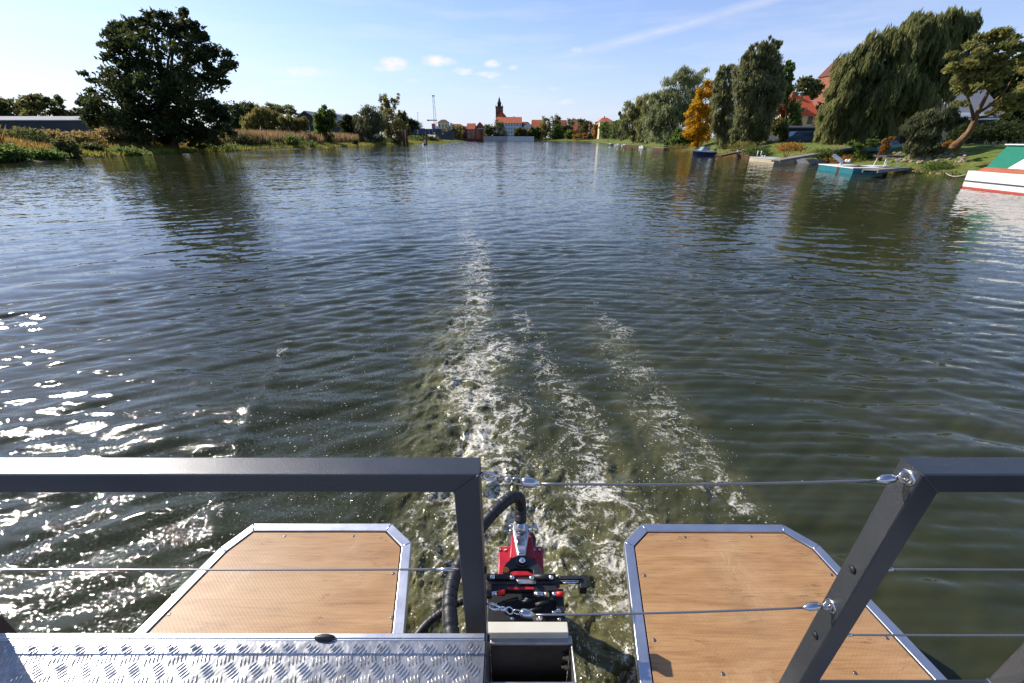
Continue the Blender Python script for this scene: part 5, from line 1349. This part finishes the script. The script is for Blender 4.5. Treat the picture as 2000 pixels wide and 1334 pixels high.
# ------------------------------------------------------------------ ships, cranes, posts by the far left bank
Ysh = 285; k = ppm(840, 262, Ysh)
T = empty('river_ship', V(850, 275, Ysh), 'long blue river ship with white cabin moored at the far left bank', 'ship')
xs = lambda px, Y=Ysh: float(V(px, 262, Y)[0]); zs_ = lambda py, Y=Ysh: float(V(850, py, Y)[2])
m = MB(); m.add([(xs(852), Ysh, -.5), (xs(883), Ysh - 1, -.5), (xs(886), Ysh + 2.5, zs_(256.5)), (xs(852), Ysh, zs_(257)), (xs(852), Ysh + 8, -.5), (xs(883), Ysh + 8, -.5), (xs(886), Ysh + 5, zs_(256.5)), (xs(852), Ysh + 8, zs_(257))],
                [(0, 1, 2, 3), (3, 2, 6, 7), (5, 4, 7, 6), (1, 5, 6, 2), (0, 3, 7, 4)]); m.build('hull', M_DGREY, T)
MB().box(xs(799), xs(860), Ysh + 2, Ysh + 8, zs_(262), zs_(251.5)).build('deck_box', M_NAVY, T)
MB().box(xs(798), xs(826), Ysh + 1.8, Ysh + 8.2, zs_(251.4), zs_(250)).build('hatch', M_CONC, T)
MB().box(xs(796), xs(830), Ysh + 3, Ysh + 7, zs_(270), zs_(262.1)).build('lower_hull', M_BLUES, T)
MB().box(xs(846), xs(855), Ysh + 3, Ysh + 7, zs_(251.4), zs_(246)).build('cabin', M_WPAINT, T)
MB().box(xs(843), xs(849), Ysh + 2.8, Ysh + 6, zs_(251.4), zs_(241)).build('wheelhouse', plain('faded_red_paint', (.42, .12, .12), .5), T)
MB().box(xs(861), xs(870), Ysh + 3, Ysh + 6, zs_(256.8), zs_(250.5)).build('winch', plain('ochre_paint', (.42, .26, .06), .5), T)
for px in (854, 857, 874, 878): MB().tube([(xs(px), Ysh + 1.5, zs_(264)), (xs(px), Ysh + 1.5, zs_(247 + (px % 3)))], .12, 5).build('bollard', M_RUSTY, T)
for px, py in ((849, 260), (865, 261)): MB().ball((xs(px), Ysh - .3, zs_(py)), .42, 8, 6).build('float', M_WPAINT, T)
for px in (838, 845): MB().tube([(xs(px), Ysh + 1, zs_(265)), (xs(px), Ysh + 1, zs_(250))], .1, 5).build('pole', M_CONC, T)
# lattice crane
Yk = 330; T = empty('lattice_crane', V(850, 270, Yk), 'tall thin lattice crane mast beside the ship', 'crane')
cx0 = float(V(850, 240, Yk)[0]); kk = ppm(850, 240, Yk); m = MB(); zA, zB = float(V(850, 262, Yk)[2]), float(V(850, 188, Yk)[2]); N = 12
def cw(z): return (2.6 - 1.3 * (z - zA) / (zB - zA)) * kk
for sx_ in (-1, 1):
    for sy_ in (-1, 1): m.tube([(cx0 + sx_ * cw(zA), Yk + sy_ * cw(zA), zA), (cx0 + sx_ * cw(zB), Yk + sy_ * cw(zB), zB)], .075, 4)
for i in range(N):
    z0_, z1_ = zA + (zB - zA) * i / N, zA + (zB - zA) * (i + 1) / N; s_ = 1 if i % 2 else -1
    for sy_ in (-1, 1): m.tube([(cx0 - s_ * cw(z0_), Yk + sy_ * cw(z0_), z0_), (cx0 + s_ * cw(z1_), Yk + sy_ * cw(z1_), z1_)], .04, 4)
m.build('mast', plain('galvanised_steel', (.45, .48, .52), .6), T)
MB().box(cx0 - 2.2 * kk, cx0 + 2.2 * kk, Yk - .9, Yk + .9, zB, zB + 1.4 * kk).build('head', M_DGREY, T)
zj = float(V(850, 235, Yk)[2]); MB().box(cx0 - 14 * kk, cx0 + 4 * kk, Yk - .4, Yk + .4, zj - .25, zj + .35).build('boom', M_DGREY, T)
MB().box(cx0 - 15 * kk, cx0 - 12 * kk, Yk - .8, Yk + .8, zj - 1.2 * kk, zj + 1.2 * kk).build('counterweight', M_DGREY, T)
for px, y0_, lab in ((816, 219, 'thin bare mast above the dark bushy tree'), (792, 221, 'short thin mast beside the sparse tree')):
    a = V(px, 262, 250); b = V(px, y0_, 250); T = empty('mast', a, lab, 'mast', 'masts behind the left bank'); MB().tube([a, b], [.16, .09], 6).build('pole', M_CONC, T); MB().tube([b - (.35, 0, .2), b + (.35, 0, -.2)], .09, 5).build('crosstree', M_CONC, T)
for px, col_, lab in ((879.5, (.35, .38, .60), 'pale blue flag on a pole right of the gatehouse'),):
    a = V(px, 262, 390); b = V(px, 240, 390); T = empty('flag', a, lab, 'flag'); MB().tube([a, b], .12, 5).build('pole', M_CONC, T)
    MB().box(b[0], b[0] + 1.4, 389.9, 390.0, b[2] - 5, b[2]).build('cloth', plain('faded_blue_cloth', col_, .8), T)
# dolphins and small buoys
for px, py, top, Y, lab, g_ in ((790, 283, 253, None, 'left post of the dark mooring dolphin off the bushes', 1), (795.5, 283.4, 253, None, 'right post of the dark mooring dolphin off the bushes', 1),
                                (829, 281.6, 259, None, 'left slim post standing behind the pale buoy', 1), (833.5, 281.2, 258, None, 'right slim post standing behind the pale buoy', 1)):
    p = W(px, py); wd = (2.4 if px < 800 else 1.3) * ppm(px, 270, p[1])
    o = MB().tube([(p[0], p[1], -1.5), (p[0], p[1], V(px, top, p[1])[2])], wd, 10).build('mooring_post', M_RUSTY, smooth=True, base=(p[0], p[1], 0)); tag(o, lab, 'mooring post', 'mooring posts by the left bank')
p = W(830, 283.0); k = ppm(830, 283, p[1])
T = empty('buoy', p, 'small buoy with white float and black base on the water by the slim posts', 'buoy')
MB().lathe(p, [(3.2 * k, -.1), (3.6 * k, .12), (2.6 * k, .5), (.8 * k, .62)], 14).build('base', M_DGREY, T, smooth=True)
MB().lathe((p[0] - 2.6 * k, p[1]), [(3.0 * k, -.05), (2.9 * k, .22), (1 * k, .35)], 12).build('float', M_WPAINT, T, smooth=True)
MB().lathe((p[0], p[1]), [(1.2 * k, .6), (.9 * k, 1.4), (.2, 1.6)], 10).build('top_mark', M_WPAINT, T, smooth=True)


# ------------------------------------------------------------------ boats and jetties on the right
def hull_mesh(L, Bm, Hh, bow=.75, flare=.18, trans=.85, draft=.25, n=14, sheer=.25):
    """stations from stern (x=0) to bow (x=L); returns MB in local axes, plus deck outline"""
    m = MB(); rows = []
    for i in range(n + 1):
        u = i / n; w_ = Bm / 2 * (trans + (1 - trans) * min(1, u * 3)) * (1 - max(0, (u - .45) / .55) ** 2.2 * .98)
        zt_ = Hh * (1 + sheer * max(0, u - .3) ** 1.5); x = u * L
        prof = [(w_, zt_), (w_ * (1 - flare * .6), zt_ * .45), (w_ * (1 - flare), .0), (w_ * .7 * (1 - flare), -draft * .8), (0, -draft)]
        ov = max(0, u - .8) * L * .0
        rows.append([(x + (zt_ - z) * 0 - (Hh - z) * (.35 if u > .93 else 0) * 1.0, y, z) for y, z in prof] + [(x - (Hh - z) * (.35 if u > .93 else 0), -y, z) for y, z in prof[-2::-1]])
    k = len(rows[0]); vs = [p for r_ in rows for p in r_]
    fs = [(i * k + j, (i + 1) * k + j, (i + 1) * k + j + 1, i * k + j + 1) for i in range(n) for j in range(k - 1)] + [tuple(range(k))]
    m.add(vs, fs); deck = [(r_[0], r_[-1]) for r_ in rows]
    return m, deck


def place(m, loc, dirv):
    d = np.array((dirv[0], dirv[1], 0.)); d /= np.linalg.norm(d); s = np.array((-d[1], d[0], 0))
    m.v = [tuple(np.array(loc) + v[0] * d + v[1] * s + np.array((0, 0, v[2]))) for v in m.v]; return m


def deck_mb(deck, z_off, i0=0, i1=None, inset=.0, th=.03):
    m = MB(); D = deck[i0:i1]
    vs = []
    for a, b in D: vs += [(a[0], a[1] * (1 - inset), a[2] + z_off), (b[0], b[1] * (1 - inset), b[2] + z_off)]
    n = len(D); vs += [(v[0], v[1], v[2] - th) for v in vs]
    fs = [(2 * i, 2 * i + 1, 2 * i + 3, 2 * i + 2) for i in range(n - 1)] + [(2 * i, 2 * i + 2, 2 * n + 2 * i + 2, 2 * n + 2 * i) for i in range(n - 1)] + [(2 * i + 1, 2 * n + 2 * i + 1, 2 * n + 2 * i + 3, 2 * i + 3) for i in range(n - 1)]
    fs += [(0, 2 * n, 2 * n + 1, 1)]
    return m.add(vs, fs)


# the white cabin boat at the right edge
st = W(1874, 366.5); st2 = W(2000, 381); dv = (st2 - st)[:2]; dv /= np.linalg.norm(dv); nv = np.array((-dv[1], dv[0]))
L_, B_ = 7.5, 2.3; locb = np.array((*(st[:2] + nv * (B_ / 2)), 0))
if (locb[0] - st[0]) < 0: nv = -nv; locb = np.array((*(st[:2] + nv * (B_ / 2)), 0))
T = empty('cabin_boat', locb, 'white motorboat with red waterline and green canvas canopy moored at the right edge', 'boat')
Hb = .80
def bp(m): return place(m, locb, dv)
hm, dk = hull_mesh(L_, B_, Hb, trans=.96, flare=.06, sheer=.12)
hull = bp(hm).build('hull', M_WPAINT, T, smooth=False)
def strake(z0_, z1_, mat_, nm, off):
    m = MB()
    for sd_ in (0, 1):
        P = []
        for i, (a, b) in enumerate(dk):
            q = a if sd_ == 0 else b; f_ = 1 - .06 * (1 - (z0_ + z1_) / 2 / q[2]); y = q[1] * f_ + math.copysign(off, q[1]) * (1 if i < len(dk) - 1 else 0); P.append((q[0], y, q[2]))
        for a, b in zip(P[:-1], P[1:]):
            ka, kb_ = a[2] / Hb, b[2] / Hb
            m.add([(a[0], a[1], z0_ * ka), (b[0], b[1], z0_ * kb_), (b[0], b[1], z1_ * kb_), (a[0], a[1], z1_ * ka)] + [(a[0], a[1] * .97, z0_ * ka), (b[0], b[1] * .97, z0_ * kb_), (b[0], b[1] * .97, z1_ * kb_), (a[0], a[1] * .97, z1_ * ka)],
                  [(0, 1, 2, 3), (3, 2, 6, 7), (0, 4, 5, 1)])
    m.add([(-.012, -B_ / 2 * .94, z0_), (-.012, B_ / 2 * .94, z0_), (-.012, B_ / 2 * .94, z1_), (-.012, -B_ / 2 * .94, z1_)], [(0, 1, 2, 3)])
    bp(m).build(nm, mat_, hull)
strake(-.2, .075, plain('red_boot_stripe', (.42, .06, .03), .5), 'boot_stripe', .012); strake(.32, .37, M_DGREY, 'rubbing_strake', .03)
bp(deck_mb(dk, .012)).build('side_deck', M_WPAINT, T)
varn = brickish('varnished_mahogany', (.26, .07, .03), (.40, .13, .055), 3, .3)
m = MB()
m.add([(.30, -B_ * .43, Hb + .02), (5.0, -B_ * .43, Hb + .02), (5.0, B_ * .43, Hb + .02), (.30, B_ * .43, Hb + .02), (.55, -B_ * .40, Hb + .21), (5.0, -B_ * .40, Hb + .21), (5.0, B_ * .40, Hb + .21), (.55, B_ * .40, Hb + .21)],
      [(0, 1, 5, 4), (1, 2, 6, 5), (2, 3, 7, 6), (3, 0, 4, 7), (4, 5, 6, 7)]); bp(m).build('coaming', varn, T)
green = plain('green_canvas', (.0, .17, .105), .75, 0, .08, 3, .2, bs=4, bd=.05)
m = MB(); zc0, zc1 = Hb + .215, Hb + 1.18
for hw0, hw1, x0_, x1_, xe, mb_ in ((B_ * .40, B_ * .36, .62, 1.05, 4.8, m),):
    m.add([(x0_, -hw0, zc0), (xe, -hw0, zc0), (xe, hw0, zc0), (x0_, hw0, zc0), (x1_, -hw1, zc1), (xe, -hw1, zc1), (xe, hw1, zc1), (x1_, hw1, zc1)], [(0, 1, 5, 4), (1, 2, 6, 5), (2, 3, 7, 6), (3, 0, 4, 7), (4, 5, 6, 7)])
can = bp(m).build('canopy', green, T)
m = MB(); m.box(.98, 4.9, -B_ * .40, B_ * .40, zc1 + .01, zc1 + .06); m.box(1.9, 4.9, -B_ * .36, B_ * .36, zc1 + .062, zc1 + .10); bp(m).build('canopy_top', M_WPAINT, T, bevel=.01)
sgn = 1 if (np.dot(np.array((-dv[1], dv[0])), -nv) > 0) else -1      # the side turned to the river
def side_pt(x, z): hw_ = B_ * (.40 - .04 * (z - zc0) / (zc1 - zc0)); return (x, sgn * (hw_ + .008), z)
m = MB(); P = [side_pt(1.62, zc0), side_pt(4.7, zc0), side_pt(4.7, zc1 - .1), side_pt(2.9, zc1 - .12), side_pt(2.05, zc0 + .40)]
m.add(P + [(p[0], p[1] - sgn * .006, p[2]) for p in P], [(0, 1, 2, 3, 4) if sgn < 0 else (4, 3, 2, 1, 0), (5, 6, 7, 8, 9), (0, 4, 9, 5), (4, 3, 8, 9)])
cp = bp(m).build('white_panel', M_WPAINT, can)
m = MB(); m.box(-.42, 0, -.30, -.26, .40, .44); m.box(-.42, 0, .26, .30, .40, .44); m.box(-.42, -.38, -.2999, .2999, .402, .438)
m.tube([(-.38, -.28, .38), (0, -.28, .10)], .02, 6); m.tube([(-.38, .28, .38), (0, .28, .10)], .02, 6); bp(m).build('stern_rack', M_CONC, T)
# the blurred lettering on the white panel
cu = bpy.data.curves.new('lettering', 'FONT'); cu.body = 'AL'; cu.size = .24; cu.extrude = .002; cu.shear = .25
to = bpy.data.objects.new('lettering_tmp', cu); scene.collection.objects.link(to)
bpy.context.view_layer.update(); me = bpy.data.meshes.new_from_object(to); bpy.data.objects.remove(to)
vv = np.array([v.co for v in me.vertices]); ff = [tuple(p.vertices) for p in me.polygons]
m = MB(); m.add([(2.25 + v[0], sgn * (B_ * .40 + .012) - sgn * .04 * B_ * (.18 + v[1]) / (zc1 - zc0), zc0 + .18 + v[1]) for v in vv], ff)
bp(m).build('lettering', M_NAVY, cp)

# small white and blue motorboat
p0 = W(1358, 305.2); p1 = W(1392, 303)
T = empty('motorboat', p0, 'small white motorboat with navy hull and windscreen moored below the golden tree', 'boat')
d1 = np.array((1.0, .35)); loc1 = W(1392, 304.6)
hm, dk1 = hull_mesh(3.6, 1.6, .62, draft=.2, sheer=.45)
lo = np.array((loc1[0], loc1[1], 0)); d1 = -d1
hl_ = place(hm, lo, d1).build('hull', M_NAVY, T)
m = deck_mb(dk1, .02, th=.14); place(m, lo, d1).build('deck', M_WPAINT, T)
m = MB(); m.add([(1.1, -.5, .68), (2.5, -.38, .72), (2.5, .38, .72), (1.1, .5, .68), (1.15, -.42, 1.15), (2.05, -.34, 1.18), (2.05, .34, 1.18), (1.15, .42, 1.15)], [(0, 1, 5, 4), (1, 2, 6, 5), (2, 3, 7, 6), (3, 0, 4, 7)]); ws = place(m, lo, d1).build('windscreen', plain('tinted_screen', (.25, .32, .38), .1), T)
m = MB(); m.box(1.0, 2.1, -.46, .46, 1.185, 1.24); place(m, lo, d1).build('canopy_top', M_DGREY, T, bevel=.02)
m = MB(); m.box(-.35, -.01, -.16, .16, .2, .95); place(m, lo, d1).build('outboard', M_DGREY, T, bevel=.04)


def pontoon(name, label, a, b, width, h_, top_m, side_m, cat='jetty', group='jetties on the right bank', over=.05):
    a, b = np.array(a)[:2], np.array(b)[:2]; d = b - a; L = np.linalg.norm(d); d /= L; s = np.array((-d[1], d[0]))
    if s @ a < 0: s = -s                  # away from the camera
    T = empty(name, (*((a + b) / 2 + s * width / 2), 0), label, cat, group)
    c = np.array((*((a + b) / 2 + s * width / 2), 0.)); D3, S3 = np.array((*d, 0)), np.array((*s, 0))
    MB().obox(c + (0, 0, (h_ - .06) / 2 - .15), D3 * L / 2, S3 * width / 2, (0, 0, (h_ - .06) / 2 + .15)).build('float', side_m, T)
    m = MB(); nb = max(3, int(L / .35))
    for i in range(nb): m.obox(c + D3 * (L * ((i + .5) / nb - .5)) + (0, 0, h_ - .025), D3 * (L / nb / 2 - .006), S3 * (width / 2 + over), (0, 0, .03))
    m.build('deck', top_m, T)
    return T, c, D3, S3, L


pontoon('jetty', 'short brown timber jetty with white ladder rails', W(1433, 308), W(1461, 311), 1.4, .42, M_BROWNW, M_RUSTY)
T2 = bpy.context.scene.objects['jetty']; pj = W(1447, 309)
m = MB()
for px in (1437, 1447):
    q = W(px, 309); z1_ = V(px, 293 if px == 1437 else 292, q[1])[2]; m.tube([(q[0], q[1], -.3), (q[0], q[1], z1_ - .06), (q[0] + .06, q[1] + .05, z1_), (q[0] + .3, q[1] + .3, z1_), (q[0] + .34, q[1] + .34, .4)], .035, 6)
m.build('ladder_rail', M_WPAINT, T2, smooth=True)
Tp, *_ = pontoon('jetty', 'cream edged floating pontoon with little white posts', W(1463, 313.5), W(1511, 319), 2.0, .40, M_CONC, brickish('beige_timber', (.34, .29, .20), (.48, .41, .29), 2))
m = MB()
for px in (1474, 1481):
    q = W(px, 314) + (.3, .3, 0); m.tube([(q[0], q[1], .48), (q[0], q[1], V(px, 296, q[1])[2])], .045, 8); m.ball((q[0], q[1], V(px, 296, q[1])[2]), .08, 8, 6)
m.build('mooring_post', M_WPAINT, Tp, smooth=True)
for px in (1487, 1492):
    q = W(px, 316) + (.2, .4, 0); MB().cyl(q, .08, .48, .62, 8).build('bollard', M_WPAINT, Tp)
# grey rowing barge behind
lo = W(1604, 321.5); tl = W(1528, 317); dd_ = (tl - lo)[:2]
T = empty('rowing_boat', lo, 'long low grey rowing boat tied between the two pontoons', 'boat')
hm, dkk = hull_mesh(float(np.linalg.norm(dd_)), 1.3, .42, draft=.15, sheer=.1, trans=.9); place(hm, lo, dd_).build('hull', plain('grey_boat_paint', (.22, .24, .26), .5), T)
m = deck_mb(dkk, .012, th=.05); place(m, lo, dd_).build('cover', plain('green_grey_cover', (.16, .20, .19), .7), T)
# teal motor punt pontoon
tealm = plain('teal_paint', (.008, .14, .165), .45, 0, .15, 4)
T, c, D3, S3, L = pontoon('teal_pontoon', 'teal sided flat work boat with cream deck and tilted outboard', W(1597, 331), W(1664, 340.5), 1.9, .42, M_WHITE, tealm, 'boat', None, .06)
ob = c - D3 * (L * .25) + (0, 0, .40)
m = MB(); m.obox(ob + (0, 0, .16), D3 * .07, S3 * .09, (0, 0, .16)); m.obox(ob + (-.35, 0, .46), np.array((.42, 0, -.24)), S3 * .09, (.045, 0, .09)); m.build('outboard', plain('light_grey_paint', (.5, .52, .54), .4), T, bevel=.03)
for q in (.35, .75): MB().ball(ob + D3 * (q + .25) + (0, 0, .35), .11, 10, 8).build('fender', M_WPAINT, T, smooth=True)
cab = W(1708, 337) + S3 * .5 + (0, 0, .42)
for sx_ in (-1, 1):
    for sy_ in (-1, 1): m = MB(); m.tube([cab + D3 * .62 * sx_ + S3 * .4 * sy_, cab + D3 * .5 * sx_ + S3 * .35 * sy_ + (0, 0, .62)], .03, 6); m.build('canopy_post', M_WPAINT, T)
MB().obox(cab + (0, 0, .68), D3 * .8, S3 * .55, (0, 0, .06)).build('canopy', M_DGREY, T, bevel=.03)
pontoon('jetty', 'dark timber jetty with pale deck under the small black canopy', W(1667, 339) + (.1, .05, 0), W(1735, 336), 1.3, .42, M_WHITE, M_RUSTY)
# gangways


def gangway(label, a, b, wdt, m_):
    a, b = np.array(a), np.array(b); d = b - a; L = np.linalg.norm(d); d /= L; s = np.cross(d, (0, 0, 1.)); s /= np.linalg.norm(s); u = np.cross(s, d)
    T = empty('gangway', (a + b) / 2, label, 'gangway', 'gangways on the right bank')
    m = MB(); nb = int(L / .3)
    for i in range(nb): m.obox(a + d * L * (i + .5) / nb, d * (L / nb / 2 - .008), s * wdt / 2, u * .03)
    m.build('planks', m_, T)
    for q in (-1, 1): MB().obox((a + b) / 2 + s * q * (wdt / 2 + .03) - u * .06, d * L / 2, s * .028, u * .10).build('side_rail', m_, T)


gangway('long pale wooden gangway from the cream pontoon up the right bank', W(1515, 313, .42), G(1664, 288, .12), .8, M_WOODG)
gangway('dark thin gangway rising behind the small motorboat', W(1402, 304, .35), G(1500, 284, .12), .7, M_BROWNW)
gangway('pale plank walkway from teal boat to the stones', W(1700, 332, .48), G(1768, 327, .15), .7, M_WOODG)


# far right bank small craft
def skiff(label, px, py, L, dirv, hm_, Bm=1.1, hh=.30):
    lo = W(px, py); T = empty('moored_boat', lo, label, 'boat', 'small boats along the far right bank')
    hm, dk_ = hull_mesh(L, Bm, hh, draft=.15); place(hm, lo, dirv).build('hull', hm_, T); m = deck_mb(dk_, .015, th=.05); place(m, lo, dirv).build('deck', M_CONC, T)
    m = MB(); m.box(L * .3, L * .5, -Bm * .22, Bm * .22, hh, hh + .22); place(m, lo, dirv).build('cabin', M_WPAINT, T, bevel=.05)


skiff('small boat with white cabin at the tip of the far bushes', 1196, 283.2, 4, (-.3, 1), M_DGREY)
skiff('little pale grey boat left of the dark jetty line', 1212, 284.6, 3.2, (-.5, 1), M_CONC)
skiff('second little pale grey boat on the dark jetty line', 1224, 285.4, 3.0, (-.4, 1), M_CONC)
skiff('white bowed dinghy under the leftmost willow', 1259, 288.6, 3.2, (-.2, 1), M_WPAINT)
pontoon('jetty', 'low dark jetty under the leftmost willow', W(1216, 286), W(1246, 287.6), 1.6, .35, M_RUSTY, M_RUSTY)
pontoon('jetty', 'small pale plank jetty below the silvery willow', W(1274, 291.5), W(1296, 293), 1.6, .4, M_WOODG, M_RUSTY)

# parked cars on the bank


def car(label, px, py, Y, L, h_, paint, dirv, glass=M_GLASS, van=False):
    c = V(px, py, Y); c[2] = gz(c[0], Y) + .02; T = empty('parked_' + ('van' if van else 'car'), c, label, 'van' if van else 'car')
    prof = [(0, .35), (0, .85), (.06 * L, .98), (.18 * L, 1.02 if not van else 1.1), (.30 * L, h_ - .05), (.36 * L, h_), (.94 * L, h_), (L, h_ * .62), (L, .35)] if van else \
           [(0, .35), (0, .72), (.10 * L, .86), (.28 * L, .92), (.42 * L, h_), (.74 * L, h_), (.90 * L, .95), (L, .88), (L, .35)]
    W2 = .86; m = MB(); n = len(prof)
    taper = lambda z: W2 * (1 - .16 * max(0, z - .9) / (h_ - .9))
    vs = [(x, -taper(z), z) for x, z in prof] + [(x, taper(z), z) for x, z in prof]
    m.add(vs, [tuple(range(n)), tuple(range(2 * n - 1, n - 1, -1))] + [(i, n + i, n + (i + 1) % n, (i + 1) % n) for i in range(n)])
    place(m, c, dirv).build('body', paint, T, bevel=.04)
    z0_, z1_ = (1.08, h_ - .14) if van else (.93, h_ - .08)
    a, b = (.36, .90) if van else (.40, .80)
    for s_ in (-1, 1):
        m = MB(); P = [(a * L - .1, s_ * (taper(z0_) + .008), z0_), (b * L + .08, s_ * (taper(z0_) + .008), z0_), (b * L, s_ * (taper(z1_) + .008), z1_), (a * L + .1, s_ * (taper(z1_) + .008), z1_)]
        m.add(P + [(p[0], p[1] - s_ * .02, p[2]) for p in P], [(0, 1, 2, 3), (7, 6, 5, 4), (0, 4, 5, 1), (2, 6, 7, 3), (1, 5, 6, 2), (3, 7, 4, 0)]); place(m, c, dirv).build('side_window', glass, T)
        for q in (.18, .80):
            m = MB(); m.tube([(q * L, s_ * (W2 - .10), .32), (q * L, s_ * (W2 + .02), .32)], .32, 14); place(m, c, dirv).build('wheel', blackp, T)
    m = MB(); m.add([(.20 * L, -.62, 1.06 if van else .90), (.20 * L, .62, 1.06 if van else .90), (.295 * L, .56, h_ - .10), (.295 * L, -.56, h_ - .10)] if van else [(.28 * L - .02, -.62, .95), (.28 * L - .02, .62, .95), (.41 * L - .03, .58, h_ - .05), (.41 * L - .03, -.58, h_ - .05)], [(0, 1, 2, 3)])
    place(m, c, dirv).build('windscreen', glass, T)
    for s_ in (-.6, .6):
        m = MB(); m.ball((.0, s_, .66), (.05, .14, .09), 8, 6); place(m, c, dirv).build('headlight', chrome, T, smooth=True)


car('dark blue van parked in the shade before the yellow house', 1527, 272, 72, 5.2, 1.75, plain('dark_blue_car_paint', (.03, .07, .13), .25), (1, .12), van=True)
car('teal car half hidden behind the low green shrub', 1700, 272, 42, 2.9, 1.25, plain('teal_car_paint', (.0, .14, .15), .25), (1, .2))
# trailer-like white box and garden chair in the shade
T = empty('garden_table', V(1992, 275, 60), 'pale garden table in deep shade near the right edge', 'table'); c = V(1992, 275, 60); c[2] = gz(c[0], 60)
MB().obox(c + (0, 0, .74), (.6, 0, 0), (0, .4, 0), (0, 0, .03)).build('table_top', M_WPAINT, T)
for sx_ in (-1, 1):
    for sy_ in (-1, 1): MB().obox(c + (sx_ * .5, sy_ * .32, .355), (.03, 0, 0), (0, .03, 0), (0, 0, .354)).build('leg', M_WPAINT, T)

# ------------------------------------------------------------------ spray thrown up by the propeller
n = 2600; pts = []
spray_src = [(930, 740, 60, 60), (960, 860, 110, 60), (1000, 1000, 200, 70), (1100, 1120, 120, 90), (700, 860, 130, 50), (1330, 920, 60, 60), (600, 1000, 150, 40), (1200, 1200, 50, 90), (850, 1150, 60, 60), (1250, 745, 20, 12)]
wts = np.array([2, 3, 6, 4, 3, 2, 4, 3, 3, .6]); wts /= wts.sum()
m = MB()
ico_v = [(0, 0, 1), (1, 0, 0), (0, 1, 0), (-1, 0, 0), (0, -1, 0), (0, 0, -1)]; ico_f = [(0, 1, 2), (0, 2, 3), (0, 3, 4), (0, 4, 1), (5, 2, 1), (5, 3, 2), (5, 4, 3), (5, 1, 4)]
for i in range(n):
    s_ = spray_src[rng.choice(len(spray_src), p=wts)]
    p = W(s_[0] + R.gauss(0, s_[2]), min(1330, s_[1] + R.gauss(0, s_[3])), 0) + (0, 0, abs(R.gauss(0, .018)) + .004)
    r_ = R.uniform(.0012, .0034) * (.6 + .16 * np.hypot(p[0], p[1]))
    m.add([(p[0] + v[0] * r_, p[1] + v[1] * r_, p[2] + v[2] * r_) for v in ico_v], ico_f)
dm_ = NT('water_droplets'); dm_.set(Base_Color=(.85, .85, .82), Roughness=.25)
tag(m.build('spray', dm_.m, smooth=True), 'tiny white droplets thrown up over the wake', 'spray', kind='stuff')


# mooring lines of the boats on the right
rope_m = plain('pale_rope', (.55, .50, .40), .8)


def mooring(label, a, b, sag, r=.018):
    a, b = np.array(a, float), np.array(b, float)
    tag(MB().tube(wire(a, b, sag, 0, 16), r, 6).build('mooring_rope', rope_m, smooth=True, base=(a + b) / 2), label, 'rope', 'mooring ropes on the right bank')


g1 = G(1842, 330, .03); mooring('pale rope from the cabin boat stern to the bank', st + (.1, .1, .62), g1, .25)
g2 = G(1425, 300, .03); mooring('pale rope from the navy motorboat to the bank', loc1 + (-.2, .1, .55), g2, .25)
mooring('short rope between the grey rowing boat and the cream pontoon', W(1528, 317) + (.2, .3, .38), W(1508, 318) + (.1, .6, .42), .12)
